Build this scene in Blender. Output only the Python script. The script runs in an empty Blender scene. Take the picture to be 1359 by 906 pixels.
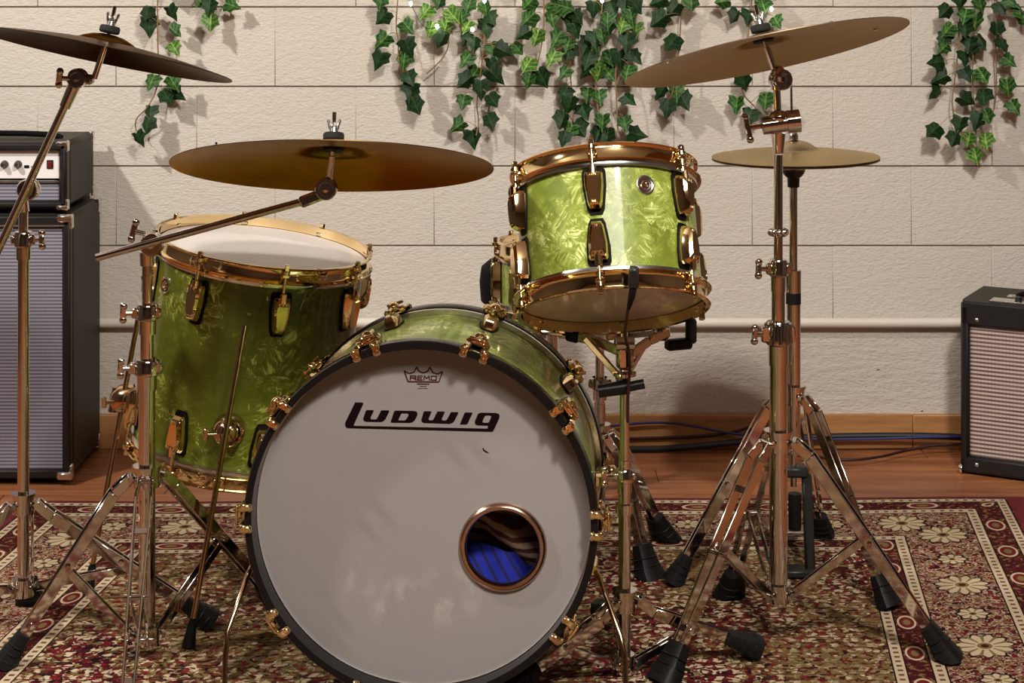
import bpy, math, random
from mathutils import Vector, Matrix, geometry

# ------------------------------------------------------------------ camera, world, lights, exposure
SC = bpy.context.scene
COL = SC.collection
FPX, HY, CX, CAMH = 2400.0, -50.0, 679.5, 1.23      # focal length in pixels of a 1359x906 frame, horizon row, camera height

cam_data = bpy.data.cameras.new('camera')
cam_data.sensor_width = 36.0
cam_data.sensor_fit = 'HORIZONTAL'
cam_data.lens = FPX / 1359.0 * 36.0
cam_data.shift_y = -(453.0 - HY) / 1359.0
cam_data.clip_start = 0.05
cam = bpy.data.objects.new('camera', cam_data)
cam.location = (0, 0, CAMH)
cam.rotation_euler = (math.pi / 2, 0, 0)
COL.objects.link(cam)
SC.camera = cam

world = bpy.data.worlds.new('world')
SC.world = world
world.use_nodes = True
world.node_tree.nodes['Background'].inputs[0].default_value = (1.0, 0.86, 0.72, 1)
world.node_tree.nodes['Background'].inputs[1].default_value = 0.05


def area_light(name, loc, target, power, size, color, size_y=None):
    d = bpy.data.lights.new(name, 'AREA')
    d.energy = power
    d.size = size
    d.color = color
    if size_y:
        d.shape = 'RECTANGLE'
        d.size_y = size_y
    o = bpy.data.objects.new(name, d)
    o.location = loc
    o.rotation_euler = (Vector(target) - Vector(loc)).to_track_quat('-Z', 'Y').to_euler()
    COL.objects.link(o)
    return o


WARM = (1.0, 0.945, 0.865)
area_light('ceiling_spot_front', (0.78, 0.95, 2.95), (0.0, 3.2, 0.4), 74, 0.28, WARM)
area_light('ceiling_spot_side', (-2.3, 2.6, 2.75), (0.2, 4.5, 0.8), 62, 0.13, WARM)
area_light('soft_fill_light', (0.3, 0.4, 3.05), (0.3, 0.6, 0), 64, 1.6, WARM, 0.9)  # added soft fill overhead, not a fixture of the room

SC.view_settings.view_transform = 'Standard'
SC.view_settings.look = 'None'
SC.view_settings.exposure = 0.28
SC.view_settings.gamma = 1.0
SC.view_settings.use_curve_mapping = False

random.seed(11)
PI = math.pi
W = {}                                               # world matrix of every object that has children


# ------------------------------------------------------------------ placing
def P(px, py, y):
    """point at depth y that stands behind picture pixel (px, py)"""
    return Vector(((px - CX) * y / FPX, y, CAMH - (py - HY) * y / FPX))


def floor_pt(px, py):
    y = FPX * CAMH / (py - HY)
    return Vector(((px - CX) * y / FPX, y, 0))


def frame(origin, zaxis, xhint=(1, 0, 0)):
    z = Vector(zaxis).normalized()
    x = Vector(xhint)
    x = (x - z * x.dot(z)).normalized()
    y = z.cross(x)
    m = Matrix((x, y, z)).transposed().to_4x4()
    m.translation = Vector(origin)
    return m


# ------------------------------------------------------------------ mesh builder
class MB:
    def __init__(self):
        self.v, self.f, self.uv = [], [], {}

    def add(self, vs, fs, M=None):
        o = len(self.v)
        if M is not None:
            vs = [M @ Vector(p) for p in vs]
        self.v += [Vector(p) for p in vs]
        self.f += [tuple(i + o for i in q) for q in fs]
        return self

    def box(self, c, s, M=None, b=0.0):
        hx, hy, hz = s[0] / 2, s[1] / 2, s[2] / 2
        c = Vector(c)
        sg = [(x, y, z) for x in (-1, 1) for y in (-1, 1) for z in (-1, 1)]
        if b <= 0:
            vs = [c + Vector((x * hx, y * hy, z * hz)) for x, y, z in sg]
            fs = [(0, 1, 3, 2), (4, 6, 7, 5), (0, 4, 5, 1), (2, 3, 7, 6), (0, 2, 6, 4), (1, 5, 7, 3)]
            return self.add(vs, fs, M)
        b = min(b, hx * .98, hy * .98, hz * .98)
        vs = []
        for x, y, z in sg:
            vs += [c + Vector((x * hx, y * (hy - b), z * (hz - b))), c + Vector((x * (hx - b), y * hy, z * (hz - b))),
                   c + Vector((x * (hx - b), y * (hy - b), z * hz))]
        I = lambda x, y, z, k: ((x > 0) * 4 + (y > 0) * 2 + (z > 0)) * 3 + k
        fs = []
        for s1 in (-1, 1):
            fs.append([I(s1, -1, -1, 0), I(s1, 1, -1, 0), I(s1, 1, 1, 0), I(s1, -1, 1, 0)])
            fs.append([I(-1, s1, -1, 1), I(1, s1, -1, 1), I(1, s1, 1, 1), I(-1, s1, 1, 1)])
            fs.append([I(-1, -1, s1, 2), I(1, -1, s1, 2), I(1, 1, s1, 2), I(-1, 1, s1, 2)])
        for s1 in (-1, 1):
            for s2 in (-1, 1):
                fs.append([I(s1, s2, -1, 0), I(s1, s2, 1, 0), I(s1, s2, 1, 1), I(s1, s2, -1, 1)])
                fs.append([I(s1, -1, s2, 0), I(s1, 1, s2, 0), I(s1, 1, s2, 2), I(s1, -1, s2, 2)])
                fs.append([I(-1, s1, s2, 1), I(1, s1, s2, 1), I(1, s1, s2, 2), I(-1, s1, s2, 2)])
        for x, y, z in sg:
            fs.append([I(x, y, z, 0), I(x, y, z, 1), I(x, y, z, 2)])
        out = []
        for q in fs:                                  # make every face point outward
            ps = [vs[i] for i in q]
            n = (ps[1] - ps[0]).cross(ps[2] - ps[0])
            m = sum(ps, Vector()) / len(ps) - c
            out.append(tuple(q) if n.dot(m) > 0 else tuple(reversed(q)))
        return self.add(vs, out, M)

    def bar(self, p0, p1, w, h, side=(0, 0, 1), b=0.0):
        """box from p0 to p1, h across 'side', w across the other direction"""
        p0, p1 = Vector(p0), Vector(p1)
        z = (p1 - p0)
        M = frame((p0 + p1) / 2, z, side)
        return self.box((0, 0, 0), (h, w, z.length), M, b)

    def cyl(self, p0, p1, r0, r1=None, n=16, caps=True):
        r1 = r0 if r1 is None else r1
        p0, p1 = Vector(p0), Vector(p1)
        d = p1 - p0
        M = frame(p0, d, (1, 0, 0) if abs(d.normalized().x) < .9 else (0, 1, 0))
        L = d.length
        vs = [(r0 * math.cos(2 * PI * i / n), r0 * math.sin(2 * PI * i / n), 0) for i in range(n)]
        vs += [(r1 * math.cos(2 * PI * i / n), r1 * math.sin(2 * PI * i / n), L) for i in range(n)]
        fs = [(i, (i + 1) % n, n + (i + 1) % n, n + i) for i in range(n)]
        if caps:
            fs += [tuple(reversed(range(n))), tuple(range(n, 2 * n))]
        return self.add(vs, fs, M)

    def tube(self, pts, r, n=8, smooth=0):
        pts = [Vector(p) for p in pts]
        for _ in range(smooth):                       # corner rounding
            q = [pts[0]]
            for a, b in zip(pts, pts[1:]):
                q += [a * .75 + b * .25, a * .25 + b * .75]
            q.append(pts[-1])
            pts = q
        k = len(pts)
        rs = r if isinstance(r, (list, tuple)) else [r] * k
        t = [(pts[min(i + 1, k - 1)] - pts[max(i - 1, 0)]).normalized() for i in range(k)]
        x = Vector((1, 0, 0)) if abs(t[0].x) < .8 else Vector((0, 0, 1))
        vs, fs = [], []
        for i in range(k):
            x = (x - t[i] * x.dot(t[i])).normalized()
            y = t[i].cross(x)
            vs += [pts[i] + (x * math.cos(2 * PI * j / n) + y * math.sin(2 * PI * j / n)) * rs[i] for j in range(n)]
        for i in range(k - 1):
            for j in range(n):
                fs.append((i * n + j, i * n + (j + 1) % n, (i + 1) * n + (j + 1) % n, (i + 1) * n + j))
        fs += [tuple(reversed(range(n))), tuple(range((k - 1) * n, k * n))]
        return self.add(vs, fs)

    def lathe(self, prof, M=None, n=48, closed=False, uvs=None):
        """turn (r, z) points round the z axis; uvs=(radius) also writes a metre UV map"""
        vs, fs = [], []
        o = len(self.v)
        k = len(prof)
        for r, z in prof:
            vs += [(r * math.cos(2 * PI * j / n), r * math.sin(2 * PI * j / n), z) for j in range(n)]
        for i in range(k if closed else k - 1):
            a, b = i, (i + 1) % k
            for j in range(n):
                fs.append((a * n + j, a * n + (j + 1) % n, b * n + (j + 1) % n, b * n + j))
                if uvs:
                    za, zb = prof[a][1], prof[b][1]
                    u0, u1 = 2 * PI * uvs * j / n, 2 * PI * uvs * (j + 1) / n
                    self.uv[len(self.f) + len(fs) - 1] = [(u0, za), (u1, za), (u1, zb), (u0, zb)]
        return self.add(vs, fs, M)

    def disc(self, r, z, M=None, n=48, up=True):
        vs = [(r * math.cos(2 * PI * j / n), r * math.sin(2 * PI * j / n), z) for j in range(n)]
        return self.add(vs, [tuple(range(n)) if up else tuple(reversed(range(n)))], M)

    def prism(self, loops, z0, z1, M=None):
        """extrude a polygon (with holes) given as loops of (x, y)"""
        tris = geometry.tessellate_polygon([[Vector((x, y, 0)) for x, y in l] for l in loops])
        flat = [p for l in loops for p in l]
        k = len(flat)
        vs = [(x, y, z0) for x, y in flat] + [(x, y, z1) for x, y in flat]
        fs = []
        for t in tris:
            a, b, c = [Vector(flat[i]) for i in t]
            ccw = (b - a).cross(c - a) > 0
            t = tuple(t) if ccw else tuple(reversed(t))
            fs += [tuple(i + k for i in t), tuple(reversed(t))]
        o = 0
        for li, l in enumerate(loops):
            m = len(l)
            ar = sum(l[i][0] * l[(i + 1) % m][1] - l[(i + 1) % m][0] * l[i][1] for i in range(m))
            flip = (ar < 0) != (li > 0)
            for i in range(m):
                q = (o + i, o + (i + 1) % m, k + o + (i + 1) % m, k + o + i)
                fs.append(tuple(reversed(q)) if flip else q)
            o += m
        return self.add(vs, fs, M)

    def sph(self, c, r, M=None, n=12, m=8):
        r = (r, r, r) if not isinstance(r, (tuple, list)) else r
        c = Vector(c)
        vs = [c + Vector((0, 0, -r[2]))]
        for i in range(1, m):
            t = PI * i / m - PI / 2
            vs += [c + Vector((r[0] * math.cos(t) * math.cos(2 * PI * j / n), r[1] * math.cos(t) * math.sin(2 * PI * j / n), r[2] * math.sin(t))) for j in range(n)]
        vs.append(c + Vector((0, 0, r[2])))
        fs = [(0, 1 + (j + 1) % n, 1 + j) for j in range(n)]
        for i in range(m - 2):
            for j in range(n):
                fs.append((1 + i * n + j, 1 + i * n + (j + 1) % n, 1 + (i + 1) * n + (j + 1) % n, 1 + (i + 1) * n + j))
        e = 1 + (m - 1) * n
        fs += [(1 + (m - 2) * n + j, 1 + (m - 2) * n + (j + 1) % n, e) for j in range(n)]
        return self.add(vs, fs, M)

    def mesh(self, name, mat, X=None, angle=38):
        me = bpy.data.meshes.new(name)
        vs = [X @ p for p in self.v] if X is not None else self.v
        me.from_pydata([tuple(p) for p in vs], [], self.f)
        for m_ in (mat if isinstance(mat, list) else [mat]):
            me.materials.append(m_)
        me.polygons.foreach_set('use_smooth', [True] * len(me.polygons))
        if self.uv:
            ul = me.uv_layers.new(name='UVMap')
            for fi, co in self.uv.items():
                for li, c in zip(me.polygons[fi].loop_indices, co):
                    ul.data[li].uv = c
        me.update()
        me.set_sharp_from_angle(angle=math.radians(angle))
        return me

    def build(self, name, mat, parent=None, angle=38, F=None, origin=None):
        """vertices are world points (or points of frame F); under a parent they are kept in the parent's space"""
        X = F if F is not None else Matrix()
        if parent is not None:
            X = W[parent].inverted() @ X
        elif origin is not None:
            X = Matrix.Translation(-Vector(origin)) @ X
        o = bpy.data.objects.new(name, self.mesh(name, mat, X, angle))
        COL.objects.link(o)
        if parent is not None:
            o.parent = parent
            W[o] = W[parent].copy()
        else:
            o.location = Vector(origin) if origin is not None else (0, 0, 0)
            W[o] = Matrix.Translation(o.location)
        return o


def place(name, me, parent, M):
    """an object that shares mesh me, at world matrix M"""
    o = bpy.data.objects.new(name, me)
    COL.objects.link(o)
    if parent is not None:
        o.parent = parent
        o.matrix_local = W[parent].inverted() @ M
    else:
        o.matrix_local = M
    W[o] = M.copy()
    return o


def tag(o, label=None, cat=None, group=None, kind=None):
    for k, v in (('label', label), ('category', cat), ('group', group), ('kind', kind)):
        if v:
            o[k] = v
    return o


def thing(name, label, cat, loc, group=None):
    o = bpy.data.objects.new(name, None)
    o.empty_display_size = 0.05
    o.location = loc
    COL.objects.link(o)
    W[o] = Matrix.Translation(Vector(loc))
    return tag(o, label, cat, group)


# ------------------------------------------------------------------ materials
class NT:
    def __init__(self, name):
        self.m = bpy.data.materials.new(name)
        self.m.use_nodes = True
        self.t = self.m.node_tree
        self.b = self.t.nodes['Principled BSDF']

    def n(self, kind, **kw):
        nd = self.t.nodes.new('ShaderNode' + kind)
        for k, v in kw.items():
            if hasattr(nd, k):
                setattr(nd, k, v)
            else:
                self.set(nd.inputs[k.replace('_', ' ')], v)
        return nd

    def set(self, sock, v):
        if isinstance(v, bpy.types.NodeSocket):
            self.t.links.new(v, sock)
        else:
            if isinstance(v, (tuple, list)) and len(v) == 3 and sock.type == 'RGBA':
                v = (*v, 1)
            sock.default_value = v

    def mt(self, op, a, b=0.0, c=None):
        nd = self.t.nodes.new('ShaderNodeMath')
        nd.operation = op
        self.set(nd.inputs[0], a)
        self.set(nd.inputs[1], b)
        if c is not None:
            self.set(nd.inputs[2], c)
        return nd.outputs[0]

    def mix(self, fac, a, b):
        nd = self.t.nodes.new('ShaderNodeMix')
        nd.data_type = 'RGBA'
        self.set(nd.inputs[0], fac)
        self.set(nd.inputs[6], a)
        self.set(nd.inputs[7], b)
        return nd.outputs[2]

    def ramp(self, fac, stops, interp='LINEAR'):
        nd = self.t.nodes.new('ShaderNodeValToRGB')
        nd.color_ramp.interpolation = interp
        e = nd.color_ramp.elements
        while len(e) < len(stops):
            e.new(0.5)
        for k, (p, c) in enumerate(stops):
            e[k].position = p
            e[k].color = (*c, 1) if len(c) == 3 else c
        self.set(nd.inputs[0], fac)
        return nd.outputs[0]

    def obj(self):
        return self.n('TexCoord').outputs['Object']

    def noise(self, vec, scale, detail=4, rough=.55, out='Fac'):
        return self.n('TexNoise', Vector=vec, Scale=scale, Detail=detail, Roughness=rough).outputs[out]

    def mapping(self, vec, scale=(1, 1, 1), rot=(0, 0, 0)):
        return self.n('Mapping', Vector=vec, Scale=scale, Rotation=rot).outputs[0]

    def bump(self, h, strength=.3, dist=.002):
        nd = self.n('Bump', Strength=strength, Distance=dist, Height=h)
        self.t.links.new(nd.outputs[0], self.b.inputs['Normal'])

    def out(self, color=None, rough=None, metal=None, **kw):
        if color is not None:
            self.set(self.b.inputs['Base Color'], color)
        if rough is not None:
            self.set(self.b.inputs['Roughness'], rough)
        if metal is not None:
            self.set(self.b.inputs['Metallic'], metal)
        for k, v in kw.items():
            self.set(self.b.inputs[k.replace('_', ' ')], v)
        return self.m


def C(r, g, b):
    """sRGB 0-255 to linear"""
    return tuple(((c / 255) / 12.92 if c / 255 <= .04045 else ((c / 255 + .055) / 1.055) ** 2.4) for c in (r, g, b))


M = {}


def plain(key, col, rough=.5, metal=0.0, var=.12, scale=60, bump=0.0, **kw):
    t = NT(key)
    v = t.obj()
    f = t.noise(v, scale, 3)
    lo = tuple(c * (1 - var) for c in col)
    hi = tuple(min(1, c * (1 + var)) for c in col)
    c = t.mix(f, lo, hi)
    if bump:
        t.bump(f, bump, .001)
    M[key] = t.out(c, rough, metal, **kw)


plain('chrome', (.63, .57, .53), .07, 1.0, .05)
plain('gold', (.86, .66, .36), .07, 1.0, .06)
plain('dark_gold', (.55, .37, .22), .12, 1.0, .08)
plain('steel', (.75, .73, .7), .2, 1.0, .05)
plain('bronze_ring', (.58, .38, .29), .18, 1.0, .1)
plain('rubber', (.0045, .004, .004), .55, 0, .3, Specular_IOR_Level=.25)
plain('felt', (.008, .0075, .007), .9, 0, .3, 300, .3)
plain('black_lacquer', (.006, .005, .005), .2, 0, .2, 8, Specular_IOR_Level=.25)
plain('gasket', (.005, .003, .0025), .6, Specular_IOR_Level=.1)
plain('tolex', (.024, .019, .013), .55, 0, .35, 700, .5, Specular_IOR_Level=.3)
plain('tolex_black', (.006, .005, .0055), .45, 0, .35, 700, .5)
plain('plastic_black', (.006, .006, .0065), .35)
plain('plastic_grey', (.020, .019, .018), .4, Specular_IOR_Level=.3)
plain('panel_white', (.83, .81, .80), .35, 0, .03, 20)
plain('switch_red', (.16, .012, .01), .3)
plain('vinyl_black', (.005, .0046, .005), .7, 0, .2, 200, .1, Specular_IOR_Level=.06)
plain('ink', (.006, .0015, .002), .6, 0, .1, Specular_IOR_Level=.1)
plain('ink_red', (.06, .010, .010), .6, 0, .1, Specular_IOR_Level=.1)
plain('cable_black', (.010, .010, .011), .5)
plain('cable_blue', (.018, .022, .13), .45)
plain('cable_brown', (.03, .006, .008), .5)
plain('paint_white', (.66, .60, .53), .5, 0, .05, 12)
plain('vine_stem', (.23, .13, .055), .7, 0, .35, 80)
plain('shell_inside', (.16, .09, .05), .5, 0, .2, 20)


def mat_wall(key, bump_s, holes):
    t = NT(key)
    v = t.obj()
    g = t.n('NewGeometry').outputs['Position']
    big = t.noise(g, 1.7, 3)
    mid = t.noise(g, 9, 4)
    c = t.mix(big, (.60, .545, .475), (.66, .61, .54))
    c = t.mix(t.mt('MULTIPLY', mid, .35), c, (.54, .48, .41))
    r1 = t.n('ObjectInfo').outputs['Random']
    c = t.mix(t.mt('MULTIPLY', r1, .12), c, (.50, .45, .40))
    f1 = t.noise(t.mapping(g, (95, 95, 200)), 1.0, 4, .62)
    f2 = t.noise(t.mapping(g, (48, 48, 84)), 1.0, 3, .5)
    h = t.mt('ADD', t.mt('MULTIPLY', f1, .8), t.mt('MULTIPLY', f2, .55))
    if holes:
        vo = t.n('TexVoronoi', Vector=t.mapping(g, (1, 1, 1.8)), Scale=16.0).outputs['Distance']
        pit = t.ramp(vo, [(0.0, (1, 1, 1)), (.07, (0, 0, 0))])
        sel = t.ramp(t.noise(g, 5.1, 2), [(.52, (0, 0, 0)), (.56, (1, 1, 1))])
        pit = t.mt('MULTIPLY', pit, sel)
        c = t.mix(t.mt('MULTIPLY', pit, .8), c, (.10, .055, .03))
        h = t.mt('SUBTRACT', h, t.mt('MULTIPLY', pit, 1.6))
        st = t.noise(t.mapping(g, (12, 12, 46)), 1.0, 3)
        h = t.mt('ADD', h, t.mt('MULTIPLY', st, 1.0))
    t.bump(h, bump_s, .0034)
    M[key] = t.out(c, .62)


mat_wall('block_paint', .95, False)
mat_wall('stem_paint', 1.0, True)
plain('mortar', (.27, .21, .16), .8, 0, .2, 60)
plain('room_wall', (.075, .05, .038), .8, 0, .25, 2)
plain('room_ceiling', (.42, .36, .31), .8, 0, .1, 2)


def mat_wood(key, c0, c1, c2, rough, vec_scale=(1.2, 14, 14)):
    t = NT(key)
    g = t.n('NewGeometry').outputs['Position']
    rnd = t.n('ObjectInfo').outputs['Random']
    off = t.n('CombineXYZ', X=t.mt('MULTIPLY', rnd, 37.0), Y=t.mt('MULTIPLY', rnd, 11.0)).outputs[0]
    v = t.n('VectorMath', operation='ADD').outputs[0].node
    t.set(v.inputs[0], t.mapping(g, vec_scale))
    t.set(v.inputs[1], off)
    v = v.outputs[0]
    grain = t.noise(v, 2.2, 6, .65)
    fine = t.noise(t.mapping(v, (2, 9, 9)), 2.0, 4, .6)
    c = t.ramp(grain, [(.25, c0), (.5, c1), (.78, c2)])
    c = t.mix(t.mt('MULTIPLY', fine, .45), c, c0)
    c = t.mix(t.mt('MULTIPLY', rnd, .35), c, c1)
    t.bump(fine, .12, .001)
    M[key] = t.out(c, rough)


mat_wood('floor_wood', C(92, 48, 28), C(158, 98, 60), C(196, 142, 96), .38)
mat_wood('board_wood', C(130, 82, 46), C(184, 132, 82), C(206, 160, 108), .5, (1.6, 20, 20))


def mat_pearl(key, dark, mid, light, lo, hi):
    t = NT(key)
    uv = t.n('UVMap').outputs[0]
    warp = t.n('TexNoise', Vector=uv, Scale=20.0, Detail=3.0).outputs['Color']
    v = t.n('VectorMath', operation='MULTIPLY_ADD')
    t.set(v.inputs[0], warp)
    v.inputs[1].default_value = (.022, .022, .022)
    t.set(v.inputs[2], uv)
    v = v.outputs[0]
    tot = None
    for sc, ws, amp in ((24.0, 16.0, .9), (52.0, 34.0, 1.0), (95.0, 60.0, .8)):
        vo = t.n('TexVoronoi', Vector=v, Scale=sc)
        sep = t.n('SeparateColor', Color=vo.outputs['Color'])
        ang = t.mt('MULTIPLY', sep.outputs[0], 6.283)
        ro = t.n('VectorRotate', rotation_type='Z_AXIS', Vector=v, Angle=ang).outputs[0]
        fib = t.noise(t.mapping(ro, (ws * 9, ws * 1.4, 1)), 1.0, 3, .6)
        fib = t.ramp(fib, [(.36, (0, 0, 0)), (.70, (1, 1, 1))])
        val = t.mt('MULTIPLY', fib, t.mt('MULTIPLY', t.mt('POWER', sep.outputs[1], 1.3), amp))
        tot = val if tot is None else t.mt('MAXIMUM', tot, val)
    patch = t.noise(uv, 8.0, 3)
    tot = t.mt('MULTIPLY', tot, t.ramp(patch, [(lo, (.12, .12, .12)), (hi, (1.1, 1.1, 1.1))]))
    c = t.ramp(tot, [(0.0, dark), (.28, mid), (.62, light)])
    M[key] = t.out(c, .42, 0.0, Coat_Weight=.45, Coat_Roughness=.05, Specular_IOR_Level=.25)


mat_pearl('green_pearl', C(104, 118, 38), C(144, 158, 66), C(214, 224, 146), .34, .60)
mat_pearl('green_pearl_shaded', C(76, 82, 16), C(94, 102, 28), C(178, 184, 92), .38, .62)  # darker copy of the pearl, the ride cymbal's shade put into its colour


def mat_cymbal(key, c0, c1, rough, edge):
    t = NT(key)
    v = t.obj()
    sp = t.n('SeparateXYZ', Vector=v)
    r = t.mt('SQRT', t.mt('ADD', t.mt('POWER', sp.outputs[0], 2.0), t.mt('POWER', sp.outputs[1], 2.0)))
    rr = t.n('CombineXYZ', X=t.mt('MULTIPLY', r, 420.0)).outputs[0]
    ring = t.noise(rr, 1.0, 3)
    blot = t.ramp(t.noise(v, 8, 4), [(.30, (0, 0, 0)), (.70, (1, 1, 1))])
    c = t.mix(blot, c0, c1)
    c = t.mix(t.mt('MULTIPLY', ring, .55), c, tuple(x * .55 for x in c0))
    t.bump(ring, .35, .0006)
    M[key] = t.out(c, rough, 1.0, Specular_Tint=(*edge, 1))


mat_cymbal('cymbal_bronze', (.26, .15, .05), (.46, .29, .11), .27, (.50, .36, .20))
mat_cymbal('cymbal_dark', (.10, .065, .038), (.17, .12, .07), .28, (.34, .26, .19))
mat_cymbal('cymbal_tan', (.40, .30, .19), (.50, .38, .25), .36, (.72, .59, .45))
mat_cymbal('cymbal_pale', (.62, .52, .36), (.72, .62, .44), .38, (.8, .7, .5))


def mat_bass_head():
    t = NT('bass_head')
    v = t.obj()
    n1 = t.noise(v, 3.2, 3)
    c = t.mix(n1, (.275, .252, .246), (.305, .279, .27))
    sm = t.noise(t.mapping(v, (1.2, 1, 3.2), (0, .5, 0)), 9, 4, .6)
    smear = t.ramp(sm, [(.60, (0, 0, 0)), (.72, (1, 1, 1))])
    c = t.mix(t.mt('MULTIPLY', smear, .14), c, (.19, .172, .17))
    vo = t.n('TexVoronoi', Vector=v, Scale=11.0).outputs['Distance']
    dot = t.ramp(vo, [(.02, (1, 1, 1)), (.035, (0, 0, 0))])
    c = t.mix(t.mt('MULTIPLY', dot, .5), c, (.2, .17, .17))
    for cx_, cz_, rad, amt in ((.030, .178, .062, .55), (-.045, .176, .040, .45), (-.12, .20, .045, .25), (-.075, .150, .03, .35)):
        dv = t.n('VectorMath', operation='DISTANCE')      # pale rubbed marks on the coating
        t.set(dv.inputs[0], v)
        dv.inputs[1].default_value = (cx_ , -.157, cz_)
        ring = t.mt('SUBTRACT', 1.0, t.mt('DIVIDE', dv.outputs['Value'], rad))
        nz = t.ramp(t.noise(t.mapping(v, (1, 1, .6), (0, .4, 0)), 26, 4, .6), [(.45, (0, 0, 0)), (.65, (1, 1, 1))])
        c = t.mix(t.mt('MULTIPLY', t.mt('MULTIPLY', t.mt('MAXIMUM', ring, 0.0), nz), amt * 1.8), c, (.52, .49, .46))
    t.bump(t.noise(v, 6, 2), .12, .004)
    M['bass_head'] = t.out(c, .36)


mat_bass_head()


def mat_head(key, a, b, rough):
    t = NT(key)
    v = t.obj()
    n1 = t.noise(t.mapping(v, (1, 3, 3), (0, 0, .5)), 7, 4)
    M[key] = t.out(t.mix(n1, a, b), rough, Coat_Weight=.5)


mat_head('head_white', (.60, .55, .52), (.66, .61, .58), .5)
mat_head('head_clear', (.58, .48, .41), (.74, .65, .58), .2)  # tones lightened to stand in for the reflection on the clear head


def mat_grille(key, a, b, freq, blotch, axis='Z'):
    t = NT(key)
    v = t.obj()
    sp = t.n('SeparateXYZ', Vector=v)
    s = t.mt('SINE', t.mt('MULTIPLY', sp.outputs[axis], freq))
    f = t.ramp(t.mt('MULTIPLY_ADD', s, .5, .5), [(.38, (0, 0, 0)), (.62, (1, 1, 1))])
    w = t.mt('SINE', t.mt('MULTIPLY', sp.outputs['X'], freq * 1.3))
    c = t.mix(f, a, b)
    c = t.mix(t.mt('MULTIPLY_ADD', w, .12, .12), c, a)
    c = t.mix(t.mt('MULTIPLY', t.noise(t.mapping(v, (3, 1, 14)), 4.0, 3), .5), c, blotch)
    t.bump(f, .3, .001)
    M[key] = t.out(c, .75)


mat_grille('grille_silver', (.10, .095, .12), (.36, .345, .38), 760.0, (.17, .16, .27))
mat_grille('grille_stripe', (.055, .012, .012), (.62, .52, .47), 640.0, (.34, .26, .22))


def mat_leaf(key, dark, vein, amt):
    t = NT(key)
    v = t.obj()
    sp = t.n('SeparateXYZ', Vector=v)
    ax = t.mt('ABSOLUTE', sp.outputs[0])
    mid = t.ramp(ax, [(.012, (1, 1, 1)), (.05, (0, 0, 0))])
    side = t.mt('SINE', t.mt('MULTIPLY', t.mt('SUBTRACT', sp.outputs[1], t.mt('MULTIPLY', ax, .9)), 26.0))
    side = t.ramp(side, [(.80, (0, 0, 0)), (.97, (1, 1, 1))])
    ve = t.mt('MAXIMUM', mid, t.mt('MULTIPLY', side, .7))
    rnd = t.n('ObjectInfo').outputs['Random']
    no = t.noise(v, 5.0, 3)
    pt = t.ramp(no, [(.42, (0, 0, 0)), (.62, (1, 1, 1))])
    f = t.mt('MINIMUM', t.mt('ADD', t.mt('MULTIPLY', ve, .75 * amt), t.mt('MULTIPLY', pt, .45 * amt)), 1.0)
    c = t.mix(f, dark, vein)
    c = t.mix(t.mt('MULTIPLY', rnd, .35), c, tuple(x * .5 for x in dark))
    M[key] = t.out(c, .5, Specular_IOR_Level=.22)


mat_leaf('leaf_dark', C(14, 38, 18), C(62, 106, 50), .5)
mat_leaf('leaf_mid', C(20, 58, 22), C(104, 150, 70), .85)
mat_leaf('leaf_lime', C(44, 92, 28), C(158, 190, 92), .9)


def mat_bulb():
    t = NT('fairy_bulb')
    t.set(t.b.inputs['Emission Color'], (1.0, .9, .7, 1))
    t.b.inputs['Emission Strength'].default_value = 45.0
    M['fairy_bulb'] = t.out((1, .95, .85), .3)


mat_bulb()


def mat_blanket():
    t = NT('blanket')
    v = t.obj()
    sp = t.n('SeparateXYZ', Vector=v)
    n1 = t.noise(v, 9, 2)
    q = t.mt('ADD', t.mt('ADD', sp.outputs[2], t.mt('MULTIPLY', sp.outputs[0], .18)), t.mt('MULTIPLY', n1, .05))
    s = t.mt('SINE', t.mt('MULTIPLY', q, 340.0))
    f = t.ramp(t.mt('MULTIPLY_ADD', s, .5, .5), [(.35, (0, 0, 0)), (.55, (1, 1, 1))])
    c = t.mix(f, (.10, .025, .02), (.50, .36, .26))
    fz = t.noise(v, 260, 2)
    c = t.mix(t.mt('MULTIPLY', fz, .4), c, (.03, .015, .012))
    M['blanket_brown'] = t.out(c, .9)
    t = NT('blanket_b')
    v = t.obj()
    sp = t.n('SeparateXYZ', Vector=v)
    q = t.mt('ADD', sp.outputs[0], t.mt('MULTIPLY', sp.outputs[2], .6))
    s = t.mt('SINE', t.mt('MULTIPLY', q, 300.0))
    f = t.ramp(t.mt('MULTIPLY_ADD', s, .5, .5), [(.12, (1, 1, 1)), (.25, (0, 0, 0))])
    c = t.mix(f, (.006, .014, .30), (.005, .006, .05))
    fz = t.noise(v, 240, 2)
    c = t.mix(t.mt('MULTIPLY', fz, .35), c, (.01, .015, .2))
    M['blanket_blue'] = t.out(c, .9)


mat_blanket()

RUG_W = 2.30                                         # rug width in metres, edge to edge


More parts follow.
